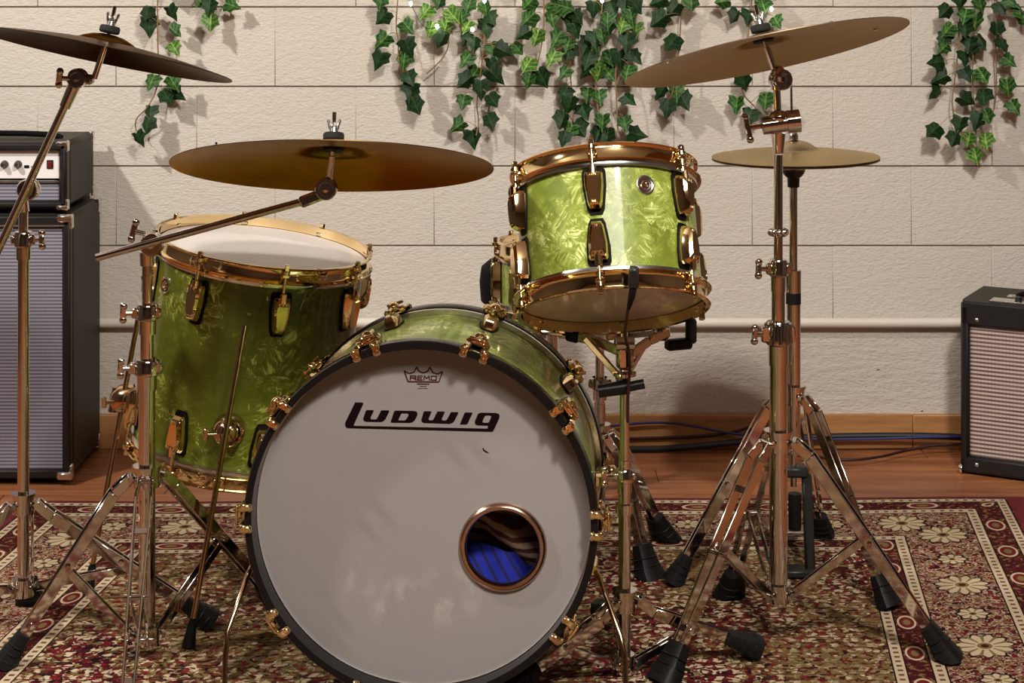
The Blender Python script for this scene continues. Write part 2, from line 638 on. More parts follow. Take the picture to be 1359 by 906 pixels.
def mat_rug():
    t = NT('rug')
    m = t.mt
    sp = t.n('SeparateXYZ', Vector=t.n('UVMap').outputs[0])
    e, v = sp.outputs[0], sp.outputs[1]
    e2 = m('SUBTRACT', RUG_W + .035, e)
    es = m('MINIMUM', e, e2)
    v = m('ADD', v, .043)
    isfar = m('LESS_THAN', v, es)
    d = m('SUBTRACT', m('MINIMUM', es, v), .055)
    a = m('ADD', m('MULTIPLY', isfar, e), m('MULTIPLY', m('SUBTRACT', 1.0, isfar), v))
    uv = t.n('CombineXYZ', X=e, Y=v).outputs[0]
    RED, DRED, CREAM, OLIVE, DARK = C(108, 22, 28), C(66, 9, 15), C(200, 180, 150), C(122, 104, 60), C(24, 5, 9)
    wob = t.n('TexNoise', Vector=uv, Scale=34.0, Detail=1.0).outputs['Color']
    wv = t.n('VectorMath', operation='MULTIPLY_ADD')
    t.set(wv.inputs[0], wob)
    wv.inputs[1].default_value = (.02, .02, 0)
    t.set(wv.inputs[2], uv)
    wv = wv.outputs[0]

    def inside(x, lo, hi):
        return m('MULTIPLY', m('GREATER_THAN', x, lo), m('LESS_THAN', x, hi))
    # scrolling arabesque ground, shared by border and field
    n1 = t.noise(wv, 74, 2)
    n2 = t.noise(t.mapping(wv, (1, 1, 1), (0, 0, .8)), 48, 2)
    n3 = t.noise(wv, 95, 2)
    vo = t.n('TexVoronoi', Vector=wv, Scale=42.0, feature='DISTANCE_TO_EDGE').outputs['Distance']
    base = t.mix(m('GREATER_THAN', n3, .54), RED, DRED)
    base = t.mix(m('MULTIPLY', inside(n1, .525, .59), .9), base, CREAM)
    base = t.mix(inside(n2, .56, .62), base, OLIVE)
    base = t.mix(inside(n2, .33, .40), base, DARK)
    base = t.mix(m('MULTIPLY', m('LESS_THAN', vo, .05), .30), base, CREAM)
    # field: rows of small repeated figures
    row = m('SINE', m('MULTIPLY', v, 2 * PI / .050))
    colw = m('SINE', m('MULTIPLY', m('ADD', e, m('MULTIPLY', row, .006)), 2 * PI / .034))
    fig = m('ADD', m('MULTIPLY', row, colw), m('MULTIPLY', m('SUBTRACT', n1, .5), 4.5))
    cell = t.n('TexVoronoi', Vector=t.mapping(wv, (1, 1.15, 1)), Scale=92.0)
    cr_ = t.n('SeparateColor', Color=cell.outputs['Color'])
    ground = t.ramp(cr_.outputs[0], [(0.0, RED), (.36, DRED), (.58, OLIVE), (.70, DARK), (.86, CREAM)], 'CONSTANT')
    figs = t.ramp(cr_.outputs[1], [(0.0, CREAM), (.52, OLIVE), (.76, RED), (.88, DRED)], 'CONSTANT')
    field = t.mix(m('GREATER_THAN', fig, .34), ground, figs)
    field = t.mix(inside(fig, .16, .36), field, DARK)
    patch = t.ramp(t.noise(uv, 3.0, 2), [(.42, (0, 0, 0)), (.60, (1, 1, 1))])
    field = t.mix(m('MULTIPLY', m('MULTIPLY', patch, .8), m('GREATER_THAN', n1, .47)), field, OLIVE)
    field = t.mix(m('LESS_THAN', m('ABSOLUTE', row), .12), field, DRED)

    def rosette(col, pitch, off, y0, R, petals):
        x = m('SUBTRACT', m('MODULO', m('ADD', a, off), pitch), pitch / 2)
        y = m('SUBTRACT', d, y0)
        r = m('SQRT', m('ADD', m('MULTIPLY', x, x), m('MULTIPLY', y, y)))
        th = m('ARCTAN2', y, x)
        cs = m('COSINE', m('MULTIPLY', th, float(petals)))
        edge = m('MULTIPLY_ADD', cs, R * .13, R)
        col = t.mix(m('LESS_THAN', r, m('ADD', edge, .006)), col, DARK)
        col = t.mix(m('LESS_THAN', r, edge), col, CREAM)
        col = t.mix(m('MULTIPLY', inside(r, R * .38, R), m('LESS_THAN', cs, -.62)), col, OLIVE)
        col = t.mix(m('LESS_THAN', r, R * .30), col, OLIVE)
        return t.mix(m('LESS_THAN', r, R * .16), col, DRED)

    def oval(col, pitch, y0, rx, ry):
        x = m('DIVIDE', m('SUBTRACT', m('MODULO', a, pitch), pitch / 2), rx)
        y = m('DIVIDE', m('SUBTRACT', d, y0), ry)
        q = m('ADD', m('MULTIPLY', x, x), m('MULTIPLY', y, y))
        col = t.mix(m('LESS_THAN', q, 1.0), col, CREAM)
        col = t.mix(m('LESS_THAN', q, .62), col, RED)
        return t.mix(m('LESS_THAN', q, .16), col, OLIVE)
    border = rosette(base, .314, .157, .178, .047, 11)
    border = rosette(border, .314, .0, .178, .026, 8)
    guard = t.mix(m('GREATER_THAN', n1, .55), DRED, t.mix(m('GREATER_THAN', n3, .5), OLIVE, RED))
    g1 = oval(guard, .17, .055, .036, .021)
    g2 = oval(guard, .15, .308, .034, .018)
    tick = m('GREATER_THAN', m('SINE', m('MULTIPLY', a, 2 * PI / .021)), .25)

    def band(col, lo, hi):
        mid = (lo + hi) / 2
        col = t.mix(inside(d, lo - .003, hi + .003), col, DARK)
        col = t.mix(inside(d, lo, hi), col, CREAM)
        return t.mix(m('MULTIPLY', m('MULTIPLY', inside(d, mid - .005, mid + .005), tick), .85), col, DRED)
    c = t.mix(m('GREATER_THAN', d, .0), C(112, 40, 46), g1)
    c = t.mix(m('GREATER_THAN', d, .09), c, border)
    c = t.mix(m('GREATER_THAN', d, .27), c, g2)
    c = t.mix(m('GREATER_THAN', d, .34), c, field)
    for lo, hi in ((.006, .026), (.084, .106), (.262, .284), (.332, .352)):
        c = band(c, lo, hi)
    fz = t.noise(uv, 420, 2)
    c = t.mix(m('MULTIPLY', fz, .30), c, DARK)
    t.bump(fz, .5, .002)
    M['rug'] = t.out(c, .9, Specular_IOR_Level=.15)


mat_rug()

# ------------------------------------------------------------------ the setting
WALL_Y = 4.62
FZ = -0.008                                          # boards lie 8 mm below the rug's top
BL, BH = 0.4064, 0.2032
X0W, X1W, Y0W, ZC = -3.2, 3.2, -2.2, 3.15

wb = MB().box((0, WALL_Y + .106, (ZC + FZ) / 2), (X1W - X0W, .2, ZC - FZ))
wall_back = wb.build('wall_back', M['mortar'], origin=(0, WALL_Y, FZ))
tag(wall_back, 'cream painted concrete block wall behind the drum kit', None, None, 'structure')

zj0 = 0.3028                                         # first joint, above the stem course
blk = MB().box((0, 0, 0), (BL - .0003, .02, BH - .0036), None, .0015).mesh('concrete_block', M['block_paint'])
blk_half = None
for k in range(14):
    z = zj0 + BH * (k + .5)
    if z - BH / 2 > ZC - .02:
        break
    xs = P(46 if k % 2 else 154, 0, WALL_Y).x          # where the upright joints fall
    if k % 2 == 0:
        xs = P(50, 0, WALL_Y).x
    else:
        xs = P(154, 0, WALL_Y).x
    i0 = int(math.floor((X0W - xs) / BL))
    for i in range(i0, i0 + 18):
        xa, xb = max(X0W, xs + i * BL), min(X1W, xs + (i + 1) * BL)
        if xb - xa < .05:
            continue
        if z + BH / 2 > ZC or xb - xa < BL - .001:
            zt = min(z + BH / 2, ZC)
            MB().box(((xa + xb) / 2, WALL_Y + .01, (z - BH / 2 + zt) / 2), (xb - xa - .0003, .02, zt - (z - BH / 2) - .0036), None, .0015).build('concrete_block', M['block_paint'], wall_back)
        else:
            place('concrete_block', blk, wall_back, Matrix.Translation(((xa + xb) / 2, WALL_Y + .01, z)))
MB().box((0, WALL_Y + .009, (zj0 + FZ) / 2 - .002), (X1W - X0W, .024, zj0 - FZ - .006), None, .003).build('stem_course', M['stem_paint'], wall_back)
# four old screw holes with dark plugs
for px, py in ((287, 190), (1068, 498), (1009, 522), (905, 503)):
    p = P(px, py, WALL_Y)
    MB().cyl(p + Vector((0, .002, 0)), p + Vector((0, -.0012, 0)), .0035, .003, 8).build('screw_plug', M['gasket'], wall_back)

fl = MB().box((0, (Y0W + WALL_Y) / 2 + .05, FZ - .06), (X1W - X0W, WALL_Y - Y0W + .1, .08))
floor = fl.build('floor', M['gasket'], origin=(0, 0, FZ - .02))
tag(floor, 'brown wooden plank floor around the rug', None, None, 'structure')
y = WALL_Y
row = 0
while y > 0.9:
    y1 = y
    y0 = y - .102
    x = X0W + (row * 0.71) % 1.2 - 1.2
    while x < X1W:
        L = 1.15 + ((row * 7 + int(x * 10)) % 5) * .12
        xa, xb = max(x, X0W), min(x + L, X1W)
        if xb - xa > .06:
            MB().box(((xa + xb) / 2, (y0 + y1) / 2, FZ - .01), (xb - xa - .0016, y1 - y0 - .0016, .02), None, .0012).build('floor_plank', M['floor_wood'], floor)
        x += L
    y = y0
    row += 1
MB().box((0, (Y0W + y) / 2, FZ - .01), (X1W - X0W, y - Y0W, .02)).build('floor_boards_far', M['floor_wood'], floor)

cl = MB().box((0, (Y0W + WALL_Y) / 2, ZC + .05), (X1W - X0W + .4, WALL_Y - Y0W + .4, .1)).build('ceiling', M['room_ceiling'], origin=(0, 0, ZC))
tag(cl, 'plain plaster ceiling above the drum kit', None, None, 'structure')
for nm, c_, s_ in (('wall_left', (X0W - .05, (Y0W + WALL_Y) / 2, ZC / 2 - .05), (.1, WALL_Y - Y0W + .2, ZC + .1)),
                   ('wall_right', (X1W + .05, (Y0W + WALL_Y) / 2, ZC / 2 - .05), (.1, WALL_Y - Y0W + .2, ZC + .1)),
                   ('wall_front', (0, Y0W - .05, ZC / 2 - .05), (X1W - X0W, .1, ZC + .1))):
    o = MB().box(c_, s_).build(nm, M['room_wall'], origin=(c_[0], c_[1], FZ))
    tag(o, {'wall_left': 'dark brown side wall beside the tall speaker cabinet', 'wall_right': 'dark brown side wall beyond the small combo amplifier',
            'wall_front': 'dark brown wall facing the drum kit'}[nm], None, None, 'structure')

bb = thing('baseboard_back', 'plain brown wooden baseboard along the block wall', None, (0, WALL_Y, FZ))
bb['kind'] = 'structure'
for xa, xb in ((X0W, -.62), (-.62, 1.02), (1.02, X1W)):
    MB().box(((xa + xb) / 2, WALL_Y - .0125, (.079 + FZ) / 2), (xb - xa - .001, .018, .079 - FZ), None, .002).build('board', M['board_wood'], bb)

pz = P(0, 426, WALL_Y).z
pipe = thing('conduit_pipe', 'white painted pipe running along the block wall above the baseboard', 'pipe', (0, WALL_Y - .022, pz))
MB().cyl((X0W, WALL_Y - .022, pz), (X1W, WALL_Y - .022, pz), .0125, None, 20).build('pipe', M['paint_white'], pipe)
for bx in (-1.85, -1.2, -.25, .31, 1.25, 1.9):
    m = MB().box((bx, WALL_Y - .0175, pz), (.018, .033, .031), None, .004)
    m.build('pipe_clip', M['paint_white'], pipe)

# ------------------------------------------------------------------ rug
FAR_R = floor_pt(1340, 661)
FAR_L_Y = floor_pt(0, 667).y
skew = 0.118                                         # the long edges lean a little off the room
selv = .05


def rug_pt(e, v):
    """e metres in from the right-hand edge, v metres in from the far edge"""
    xr, yr = FAR_R.x + selv, FAR_R.y + selv * .3
    slope = (FAR_R.y - FAR_L_Y) / (FAR_R.x + 1.19)
    yy = yr - e * slope - v
    xx = xr - e - skew * v
    rip = .0012 * math.sin(e * 9 + v * 2.3) + .0010 * math.sin(v * 11 + e * 3)
    return Vector((xx, yy, rip - .0015))


rm = MB()
NE, NV, RL = 46, 64, 3.2
for j in range(NV + 1):
    for i in range(NE + 1):
        rm.v.append(rug_pt(RUG_W * i / NE, RL * j / NV))
for j in range(NV):
    for i in range(NE):
        a_, b_ = j * (NE + 1) + i, j * (NE + 1) + i + 1
        c_, d_ = b_ + NE + 1, a_ + NE + 1
        rm.f.append((a_, b_, c_, d_))
        rm.uv[len(rm.f) - 1] = [(RUG_W * i / NE, RL * j / NV), (RUG_W * (i + 1) / NE, RL * j / NV), (RUG_W * (i + 1) / NE, RL * (j + 1) / NV), (RUG_W * i / NE, RL * (j + 1) / NV)]
per = [j for j in range(NE + 1)] + [(NE + 1) * k + NE for k in range(1, NV + 1)] + [(NE + 1) * NV + i for i in range(NE - 1, -1, -1)] + [(NE + 1) * k for k in range(NV - 1, 0, -1)]
o_ = len(rm.v)
for k in per:
    p = rm.v[k]
    rm.v.append(Vector((p.x, p.y, FZ)))
for k in range(len(per)):
    q = (k + 1) % len(per)
    rm.f.append((per[q], per[k], o_ + k, o_ + q))
    rm.uv[len(rm.f) - 1] = [(.02, .5)] * 4
rug = rm.build('rug', M['rug'], origin=(0, 2.6, FZ), angle=60)
tag(rug, 'red oriental rug with cream rosette border under the drum kit', 'rug')

# ------------------------------------------------------------------ drum hardware shared by the drums
def lug_meshes(w, h, t):
    """bulging tapered lug casting, local x outward, y along the hoop, z along the drum axis (rod end up)"""
    def outline(k):
        return [(-w * .42 * k, h * .5 * k), (w * .42 * k, h * .5 * k), (w * .5 * k, h * .42 * k), (w * .5 * k, h * .1 * k), (w * .36 * k, -h * .40 * k),
                (w * .26 * k, -h * .5 * k), (-w * .26 * k, -h * .5 * k), (-w * .36 * k, -h * .40 * k), (-w * .5 * k, h * .1 * k), (-w * .5 * k, h * .42 * k)]
    to = Matrix(((0, 0, 1, 0), (1, 0, 0, 0), (0, 1, 0, 0), (0, 0, 0, 1)))
    body = MB()
    secs = [(0.0, 1.0), (.5, .97), (.82, .84), (1.0, .60)]
    vs, fs = [], []
    for x, k in secs:
        vs += [(x * t, yy, zz) for yy, zz in outline(k)]
    n = 10
    for i in range(len(secs) - 1):
        for j in range(n):
            fs.append((i * n + (j + 1) % n, i * n + j, (i + 1) * n + j, (i + 1) * n + (j + 1) % n))
    fs.append(tuple(reversed(range((len(secs) - 1) * n, len(secs) * n))))
    body.add(vs, fs)
    for s in (-1, 0, 1):                              # cast ribs
        body.bar((t * .72, s * w * .2, h * .40), (t * .74, s * w * .11, -h * .38), .0035, t * .5, (1, 0, 0), .001)
    body.cyl((t * .62, 0, h * .30), (t * .62, 0, h * .62), w * .24, w * .2, 12)
    gas = MB()
    gas.prism([outline(1.2)], .0005, .0026, to)
    return body.mesh('lug', M['gold'], angle=22), gas.mesh('gasket', M['gasket'])


LUG_TOM = lug_meshes(.033, .066, .025)
LUG_FLOOR = lug_meshes(.034, .070, .025)
LUG_BASS = lug_meshes(.030, .052, .022)


def rod_mesh(z0, z1, lip):
    m = MB()
    m.cyl((0, 0, z0), (0, 0, z1), .0031, None, 10)
    m.cyl((0, 0, z1 - .012), (0, 0, z1 - .006), .0075, None, 12)
    m.box((0, 0, z1), (.0085, .0085, .012), None, .001)
    m.box((-.004, 0, z1 - .016), (.014, .017, .010), None, .003)
    return m.mesh('tension_rod', M['gold'])


def hoop_profile(R):
    return [(R + .0035, .0215), (R + .0035, -.0060), (R + .0045, -.0085), (R + .0150, -.0085), (R + .0160, -.0065), (R + .0085, -.0040),
            (R + .0062, -.0010), (R + .0062, .0170), (R + .0115, .0190), (R + .0125, .0208), (R + .0110, .0225)]


def tom_drum(root, F, R, depth, nl, ph0, lugs, shell_mat, top_mat, bot_mat, badge=None, top_z=.03, lug_off=.062, bottom_lugs=True, vents=True):
    """drum in frame F: z along the axis, bottom bearing edge at z=0; ph0: angle of the first lug from the -y (camera) side"""
    sh = MB()
    sh.lathe([(R, .004), (R, depth - .004)], n=72, uvs=R)
    sh.lathe([(R, depth - .004), (R - .006, depth), (R - .007, depth - .006), (R - .007, .006), (R - .006, 0), (R, .004)], n=72)
    sh.build('shell', shell_mat, root, F=F)
    for top in (True, False):
        z = depth if top else 0.0
        sg = 1 if top else -1
        hp = [(r, z + sg * zz) for r, zz in hoop_profile(R)]
        if not top:
            hp.reverse()
        MB().lathe(list(reversed(hp)), n=72, closed=True).build('hoop' if top else 'bottom_hoop', M['gold'], root, F=F)
        hd = MB()
        hd.disc(R + .002, z + sg * .003, n=72, up=top)
        hd.build('drum_head' if top else 'bottom_head', top_mat if top else bot_mat, root, F=F)
        fh = MB().lathe([(R + .001, z - sg * .002), (R + .007, z - sg * .004), (R + .0085, z - sg * .011), (R + .007, z - sg * .0165), (R + .0008, z - sg * .0165)], n=72)
        fh.build('flesh_hoop', M['steel'], root, F=F)
        if not top and not bottom_lugs:
            continue
        rod = rod_mesh(-lug_off + .012 + .0, .024, .0)
        for k in range(nl):
            ph = math.radians(ph0) + 2 * PI * k / nl
            RZ = Matrix.Rotation(ph - PI / 2, 4, 'Z')
            flip = Matrix() if top else Matrix.Rotation(PI, 4, 'X')
            A = F @ RZ @ Matrix.Translation((R, 0, z - sg * lug_off)) @ flip
            lg = place('lug', lugs[0], root, A)
            place('gasket', lugs[1], lg, A)
            B = F @ RZ @ Matrix.Translation((R + .0125, 0, z)) @ flip
            place('tension_rod', rod, root, B)
    if badge:
        ph, zb = badge
        A = F @ Matrix.Rotation(math.radians(ph) - PI / 2, 4, 'Z') @ Matrix.Translation((R, 0, zb)) @ Matrix.Rotation(PI / 2, 4, 'Y')
        bd = MB().lathe([(.0001, .0022), (.013, .0022), (.0145, .0030), (.0165, .0026), (.0170, -.001)], n=28)
        b_ = bd.build('badge', M['steel'], root, F=A)
        MB().lathe([(.0040, .0050), (.0058, .0050), (.0070, .0020), (.0028, .0020)], n=20, closed=True).build('grommet', M['gold'], b_, F=A)
        rg = MB()
        for q in range(20):
            th = 2 * PI * q / 20
            rg.box((.0105 * math.cos(th), .0105 * math.sin(th), .0025), (.0022, .0022, .0012))
        rg.build('lettering', M['ink_red'], b_, F=A)


# ------------------------------------------------------------------ bass drum
BR = 0.2925                                          # outer radius of the hoops
BF = P(557, 692, 2.963)                              # centre of the front hoop lip
B_AX = Vector((-.030, -.40, .012)).normalized()      # from the back of the drum to its front
B_LEN = 0.405
bass_root = thing('bass_drum', 'big green pearl bass drum with black hoops and printed white front head', 'bass drum', (BF.x + .015, BF.y + .2, 0))
FB = frame(BF, B_AX, (1, 0, 0))                      # z towards the viewer's side, x right, y up; front lip at z=0
SR = BR - .014
sh = MB()
sh.lathe([(SR, -B_LEN + .046), (SR, -.046)], n=96, uvs=SR)
sh.lathe([(SR, -.046), (SR - .007, -.046), (SR - .007, -B_LEN + .046), (SR, -B_LEN + .046)], n=96)
sh.build('shell', M['green_pearl'], bass_root, F=FB)
fr = MB().lathe([(BR - .0125, -.001), (BR - .002, 0), (BR, -.003), (BR, -.038), (BR - .002, -.041), (BR - .0125, -.040)], n=120, closed=True)
o = fr.build('front_hoop', M['black_lacquer'], bass_root, F=FB)
MB().lathe([(BR - .0135, -.041), (BR - .004, -.041), (BR - .003, -.045), (BR - .0135, -.046)], n=96, closed=True).build('flesh_hoop', M['steel'], bass_root, F=FB)
rr = MB().lathe([(BR - .0125, -B_LEN + .041), (BR - .002, -B_LEN + .041), (BR, -B_LEN + .038), (BR, -B_LEN + .003), (BR - .002, -B_LEN), (BR - .0125, -B_LEN)], n=120, closed=True)
rr.build('rear_hoop', M['black_lacquer'], bass_root, F=FB)
MB().lathe([(BR - .0135, -B_LEN + .046), (BR - .004, -B_LEN + .046), (BR - .003, -B_LEN + .042), (BR - .0135, -B_LEN + .041)], n=96, closed=True).build('flesh_hoop', M['steel'], bass_root, F=FB)
HZ = -.043                                           # depth of the head behind the lip
RH = BR - .011
HCX, HCY, HSC = 561.3, 682.4, 798.4               # where the head's own centre lies, deeper than the lip
hc = ((667.5 - HCX) / HSC, (HCY - 723) / HSC)
outer = [(RH * math.cos(2 * PI * i / 96), RH * math.sin(2 * PI * i / 96)) for i in range(96)]
hole = [(hc[0] + .066 * math.cos(2 * PI * i / 48), hc[1] + .066 * math.sin(2 * PI * i / 48)) for i in range(48)]
head = MB().prism([outer, hole], HZ - .0012, HZ).build('front_head', M['bass_head'], bass_root, F=FB)
MB().disc(RH, -B_LEN + .035, n=64, up=False).build('rear_head', M['head_white'], bass_root, F=FB)
FR_ = FB @ Matrix.Translation((hc[0], hc[1], HZ))
MB().lathe([(.060, -.006), (.0605, .004), (.063, .0075), (.0675, .0080), (.0715, .0055), (.0735, .0008), (.066, -.001)], n=64, closed=True).build('port_ring', M['bronze_ring'], bass_root, F=FR_)


def crop_pt(x, y):                                   # logo drawing units to metres on the head
    return ((450 + x / 5.909 - HCX) / HSC, (HCY - (480 + y / 5.909)) / HSC)


def logo(loops, name, mat, z=.0006):
    return MB().prism([[crop_pt(*p) for p in l] for l in loops], HZ, HZ + z, None)


lg_letters = [
    [[(118, 332), (172, 332), (183, 335), (183, 345), (107, 512), (112, 515), (1160, 519), (1166, 519), (1170, 496), (1092, 495), (1074, 490), (1066, 478), (1068, 460), (1086, 415), (1096, 402), (1112, 396),
      (1232, 396), (1252, 403), (1261, 415), (1259, 436), (1214, 534), (1202, 543), (62, 534), (46, 526), (39, 510), (42, 488)],
     [(1158, 416), (1186, 416), (1195, 421), (1194, 431), (1178, 466), (1168, 474), (1136, 474), (1127, 469), (1128, 458), (1146, 421)]],
    [[(212, 390), (262, 390), (267, 395), (241, 452), (246, 462), (281, 462), (294, 454), (324, 394), (332, 390), (386, 390), (391, 396), (362, 456), (345, 474), (322, 482), (205, 481), (188, 473), (183, 458), (204, 396)]],
    [[(438, 391), (588, 391), (607, 397), (614, 410), (611, 428), (592, 464), (574, 479), (550, 485), (406, 485), (402, 478), (428, 397)],
     [(488, 411), (534, 411), (543, 416), (542, 425), (524, 458), (510, 467), (466, 467), (462, 462)]],
    [[(670, 392), (720, 392), (725, 397), (701, 450), (706, 462), (728, 462), (740, 454), (768, 396), (776, 392), (824, 392), (829, 397), (806, 450), (811, 462), (833, 462), (846, 454), (876, 398), (884, 395),
      (932, 395), (937, 401), (906, 462), (890, 479), (866, 487), (664, 483), (648, 474), (644, 458), (662, 398)]],
    [[(992, 396), (1044, 396), (1048, 402), (1010, 482), (1000, 490), (954, 490), (950, 484), (984, 402)]],
]
mm = MB()
for loops in lg_letters:
    mm.prism([[crop_pt(*p) for p in l] for l in loops], HZ, HZ + .0006)
mm.build('logo_lettering', M['ink'], head, F=FB)
crown = [(508, 80), (548, 100), (586, 88), (607, 47), (624, 80), (660, 93), (694, 80), (710, 47), (733, 88), (772, 100), (812, 80), (782, 163), (538, 163)]
cc = [sum(p[0] for p in crown) / 13, sum(p[1] for p in crown) / 13 + 12]
mm = MB()
for a_, b_ in zip(crown, crown[1:] + crown[:1]):
    a3, b3 = crop_pt(*a_), crop_pt(*b_)
    mm.bar((a3[0], a3[1], HZ + .0003), (b3[0], b3[1], HZ + .0003), .0006, .0021, (b3[1] - a3[1], a3[0] - b3[0], 0))


def stroke(m_, pts, w):
    for a_, b_ in zip(pts, pts[1:]):
        a3, b3 = crop_pt(*a_), crop_pt(*b_)
        d_ = Vector((b3[0] - a3[0], b3[1] - a3[1], 0))
        e_ = d_.normalized() * w * .5
        m_.bar(Vector((a3[0], a3[1], HZ + .0003)) - e_, Vector((b3[0], b3[1], HZ + .0003)) + e_, .0006, w, (d_.y, -d_.x, 0))


for pts in ([(556, 148), (558, 118), (600, 118), (600, 133), (560, 133), (582, 133), (602, 148)],
            [(650, 118), (616, 118), (614, 148), (650, 148)], [(616, 133), (645, 133)],
            [(664, 148), (668, 118), (686, 136), (704, 118), (708, 148)],
            [(722, 118), (762, 118), (762, 148), (722, 148), (722, 118)]):
    stroke(mm, pts, .0018)
for y_, xa, xb, w_ in ((180, 612, 704, .0016), (198, 634, 684, .0008), (214, 618, 650, .0007), (214, 658, 692, .0007)):
    stroke(mm, [(xa, y_), (xb, y_)], w_)
stroke(mm, [(774, 116), (777, 116)], .0008)
mm.build('crown_print', M['ink_red'], head, F=FB)
mm = MB()                                            # small tear and scuffs in the head
for pts, w_ in (([(1132, 676), (1140, 690), (1158, 700)], .0020), ([(1158, 700), (1172, 706)], .0012)):
    stroke(mm, pts, w_)
mm.build('tear_mark', M['ink'], head, F=FB)

# claws with two feet, lugs, rods
cw = MB()
for s in (-1, 1):
    cw.box((-.004, s * .0175, .0035), (.020, .014, .009), None, .003)
    cw.cyl((-.008, s * .0175, .007), (-.008, s * .0175, .0105), .0045, .003, 10)
    cw.box((.0045, s * .0150, -.016), (.007, .012, .044), None, .0025)
cw.box((.0055, 0, -.040), (.012, .042, .016), None, .004)
cw.sph((.014, 0, -.046), (.010, .011, .013), n=12, m=8)
cw.cyl((.014, 0, -.030), (.014, 0, -.018), .0060, .0048, 10)
cw.bar((.016, -.016, -.020), (.016, .016, -.020), .006, .006, (1, 0, 0), .002)
CLAW = cw.mesh('claw', M['gold'])
rodm = MB().cyl((.014, 0, -.105), (.014, 0, -.020), .0032, None, 8).mesh('tension_rod', M['gold'])
for side in (0, 1):
    for k in range(10):
        th = 2 * PI * k / 10
        RZ = Matrix.Rotation(th, 4, 'Z')
        zf = Matrix.Translation((0, 0, 0)) if side == 0 else Matrix.Translation((0, 0, -B_LEN))
        flip = Matrix() if side == 0 else Matrix.Rotation(PI, 4, 'X')
        A = FB @ RZ @ zf @ Matrix.Translation((BR, 0, 0)) @ flip
        place('claw', CLAW, bass_root, A)
        place('tension_rod', rodm, bass_root, A)
        zc = -.105 if side == 0 else -B_LEN + .105
        L_ = FB @ RZ @ Matrix.Translation((SR, 0, zc)) @ flip
        lg = place('lug', LUG_BASS[0], bass_root, L_)
        place('gasket', LUG_BASS[1], lg, L_)
# spurs
for s, pts in ((-1, [(334, 752), (328, 764), (302, 838), (299, 870), (297, 948)]), (1, [(788, 752), (795, 766), (824, 845), (829, 870), (832, 950)])):
    ys = [3.02, 3.0, 2.94, 2.925, 2.90]
    pp = [P(x, y_, d_) for (x, y_), d_ in zip(pts, ys)]
    pp[-1] = Vector((pp[-1].x, pp[-1].y, .018))
    sp_ = MB().tube(pp, .0048, 10).build('spur', M['dark_gold'], bass_root)
    MB().cyl(pp[-1] + Vector((0, 0, .008)), Vector((pp[-1].x, pp[-1].y, 0)), .008, .010, 12).build('rubber_tip', M['rubber'], sp_)
    q = P(*pts[1], 3.03)
    A = FB @ Matrix.Rotation(math.atan2(-.09, s * .27), 4, 'Z') @ Matrix.Translation((SR, 0, -.10))
    MB().box((.008, 0, 0), (.018, .030, .040), None, .005).cyl((.018, 0, -.03), (.018, 0, .03), .008, None, 12).build('spur_bracket', M['gold'], bass_root, F=A)

# blanket stuffed inside the drum, seen through the port
bp = MB()
gx, gz = 30, 26
cx0, cz0 = hc
for j in range(gz + 1):
    for i in range(gx + 1):
        u, v_ = (i / gx - .5) * .30, (j / gz - .5) * .26
        wav = .020 * math.sin(v_ * 62 + 2.0 * math.sin(u * 21)) + .012 * math.sin(u * 47 + v_ * 25)
        zz = HZ - .066 - .16 * (v_ + .10) + wav
        q = Vector((cx0 + u - .01, cz0 + v_ - .015, zz))
        rad = math.hypot(q.x, q.y)
        if rad > SR - .02:
            q.x *= (SR - .02) / rad
            q.y *= (SR - .02) / rad
        bp.v.append(q)
for j in range(gz):
    for i in range(gx):
        a_ = j * (gx + 1) + i
        bp.f.append((a_, a_ + 1, a_ + gx + 2, a_ + gx + 1))
ob = bp.build('blanket', M['blanket_brown'], F=FB, origin=FB @ Vector((cx0, cz0, HZ - .1)), angle=80)
so = ob.modifiers.new('thickness', 'SOLIDIFY'); so.thickness = .006; so.offset = -1
tag(ob, 'brown striped blanket stuffed inside the bass drum, seen through its port', 'blanket')
bp = MB()
for j in range(15):
    for i in range(17):
        u, v_ = (i / 16 - .5) * .13, (j / 14 - .5) * .085
        zz = HZ - .040 - .25 * (v_ + .04) - 3.5 * u * u - .12 * abs(u) + .004 * math.sin(u * 90 + v_ * 40)
        bp.v.append(Vector((cx0 - .012 + u * math.cos(.25) + v_ * .3, cz0 - .062 + v_ * .9 - u * .2, zz)))
for j in range(14):
    for i in range(16):
        a_ = j * 17 + i
        bp.f.append((a_, a_ + 1, a_ + 18, a_ + 17))
ob = bp.build('cushion', M['blanket_blue'], F=FB, origin=FB @ Vector((cx0, cz0 - .05, HZ - .05)), angle=80)
so = ob.modifiers.new('thickness', 'SOLIDIFY'); so.thickness = .012; so.offset = -1
tag(ob, 'bright blue striped cushion inside the bass drum port', 'cushion')

# ------------------------------------------------------------------ rack tom on its stand
tb = P(814, 413, 3.05)
tt = P(801, 229, 3.15)
TA = (tt - tb).normalized()
TD = (tt - tb).length - .042
rt = thing('rack_tom', 'bright green pearl rack tom tilted on a low tripod stand', 'drum', (tb.x, tb.y, tb.z))
FT = frame(tb + TA * .021, TA, (1, 0, 0))
tom_drum(rt, FT, .1525, TD, 6, -10 , LUG_TOM, M['green_pearl'], M['head_white'], M['head_clear'], badge=(22, TD - .048), lug_off=.058)

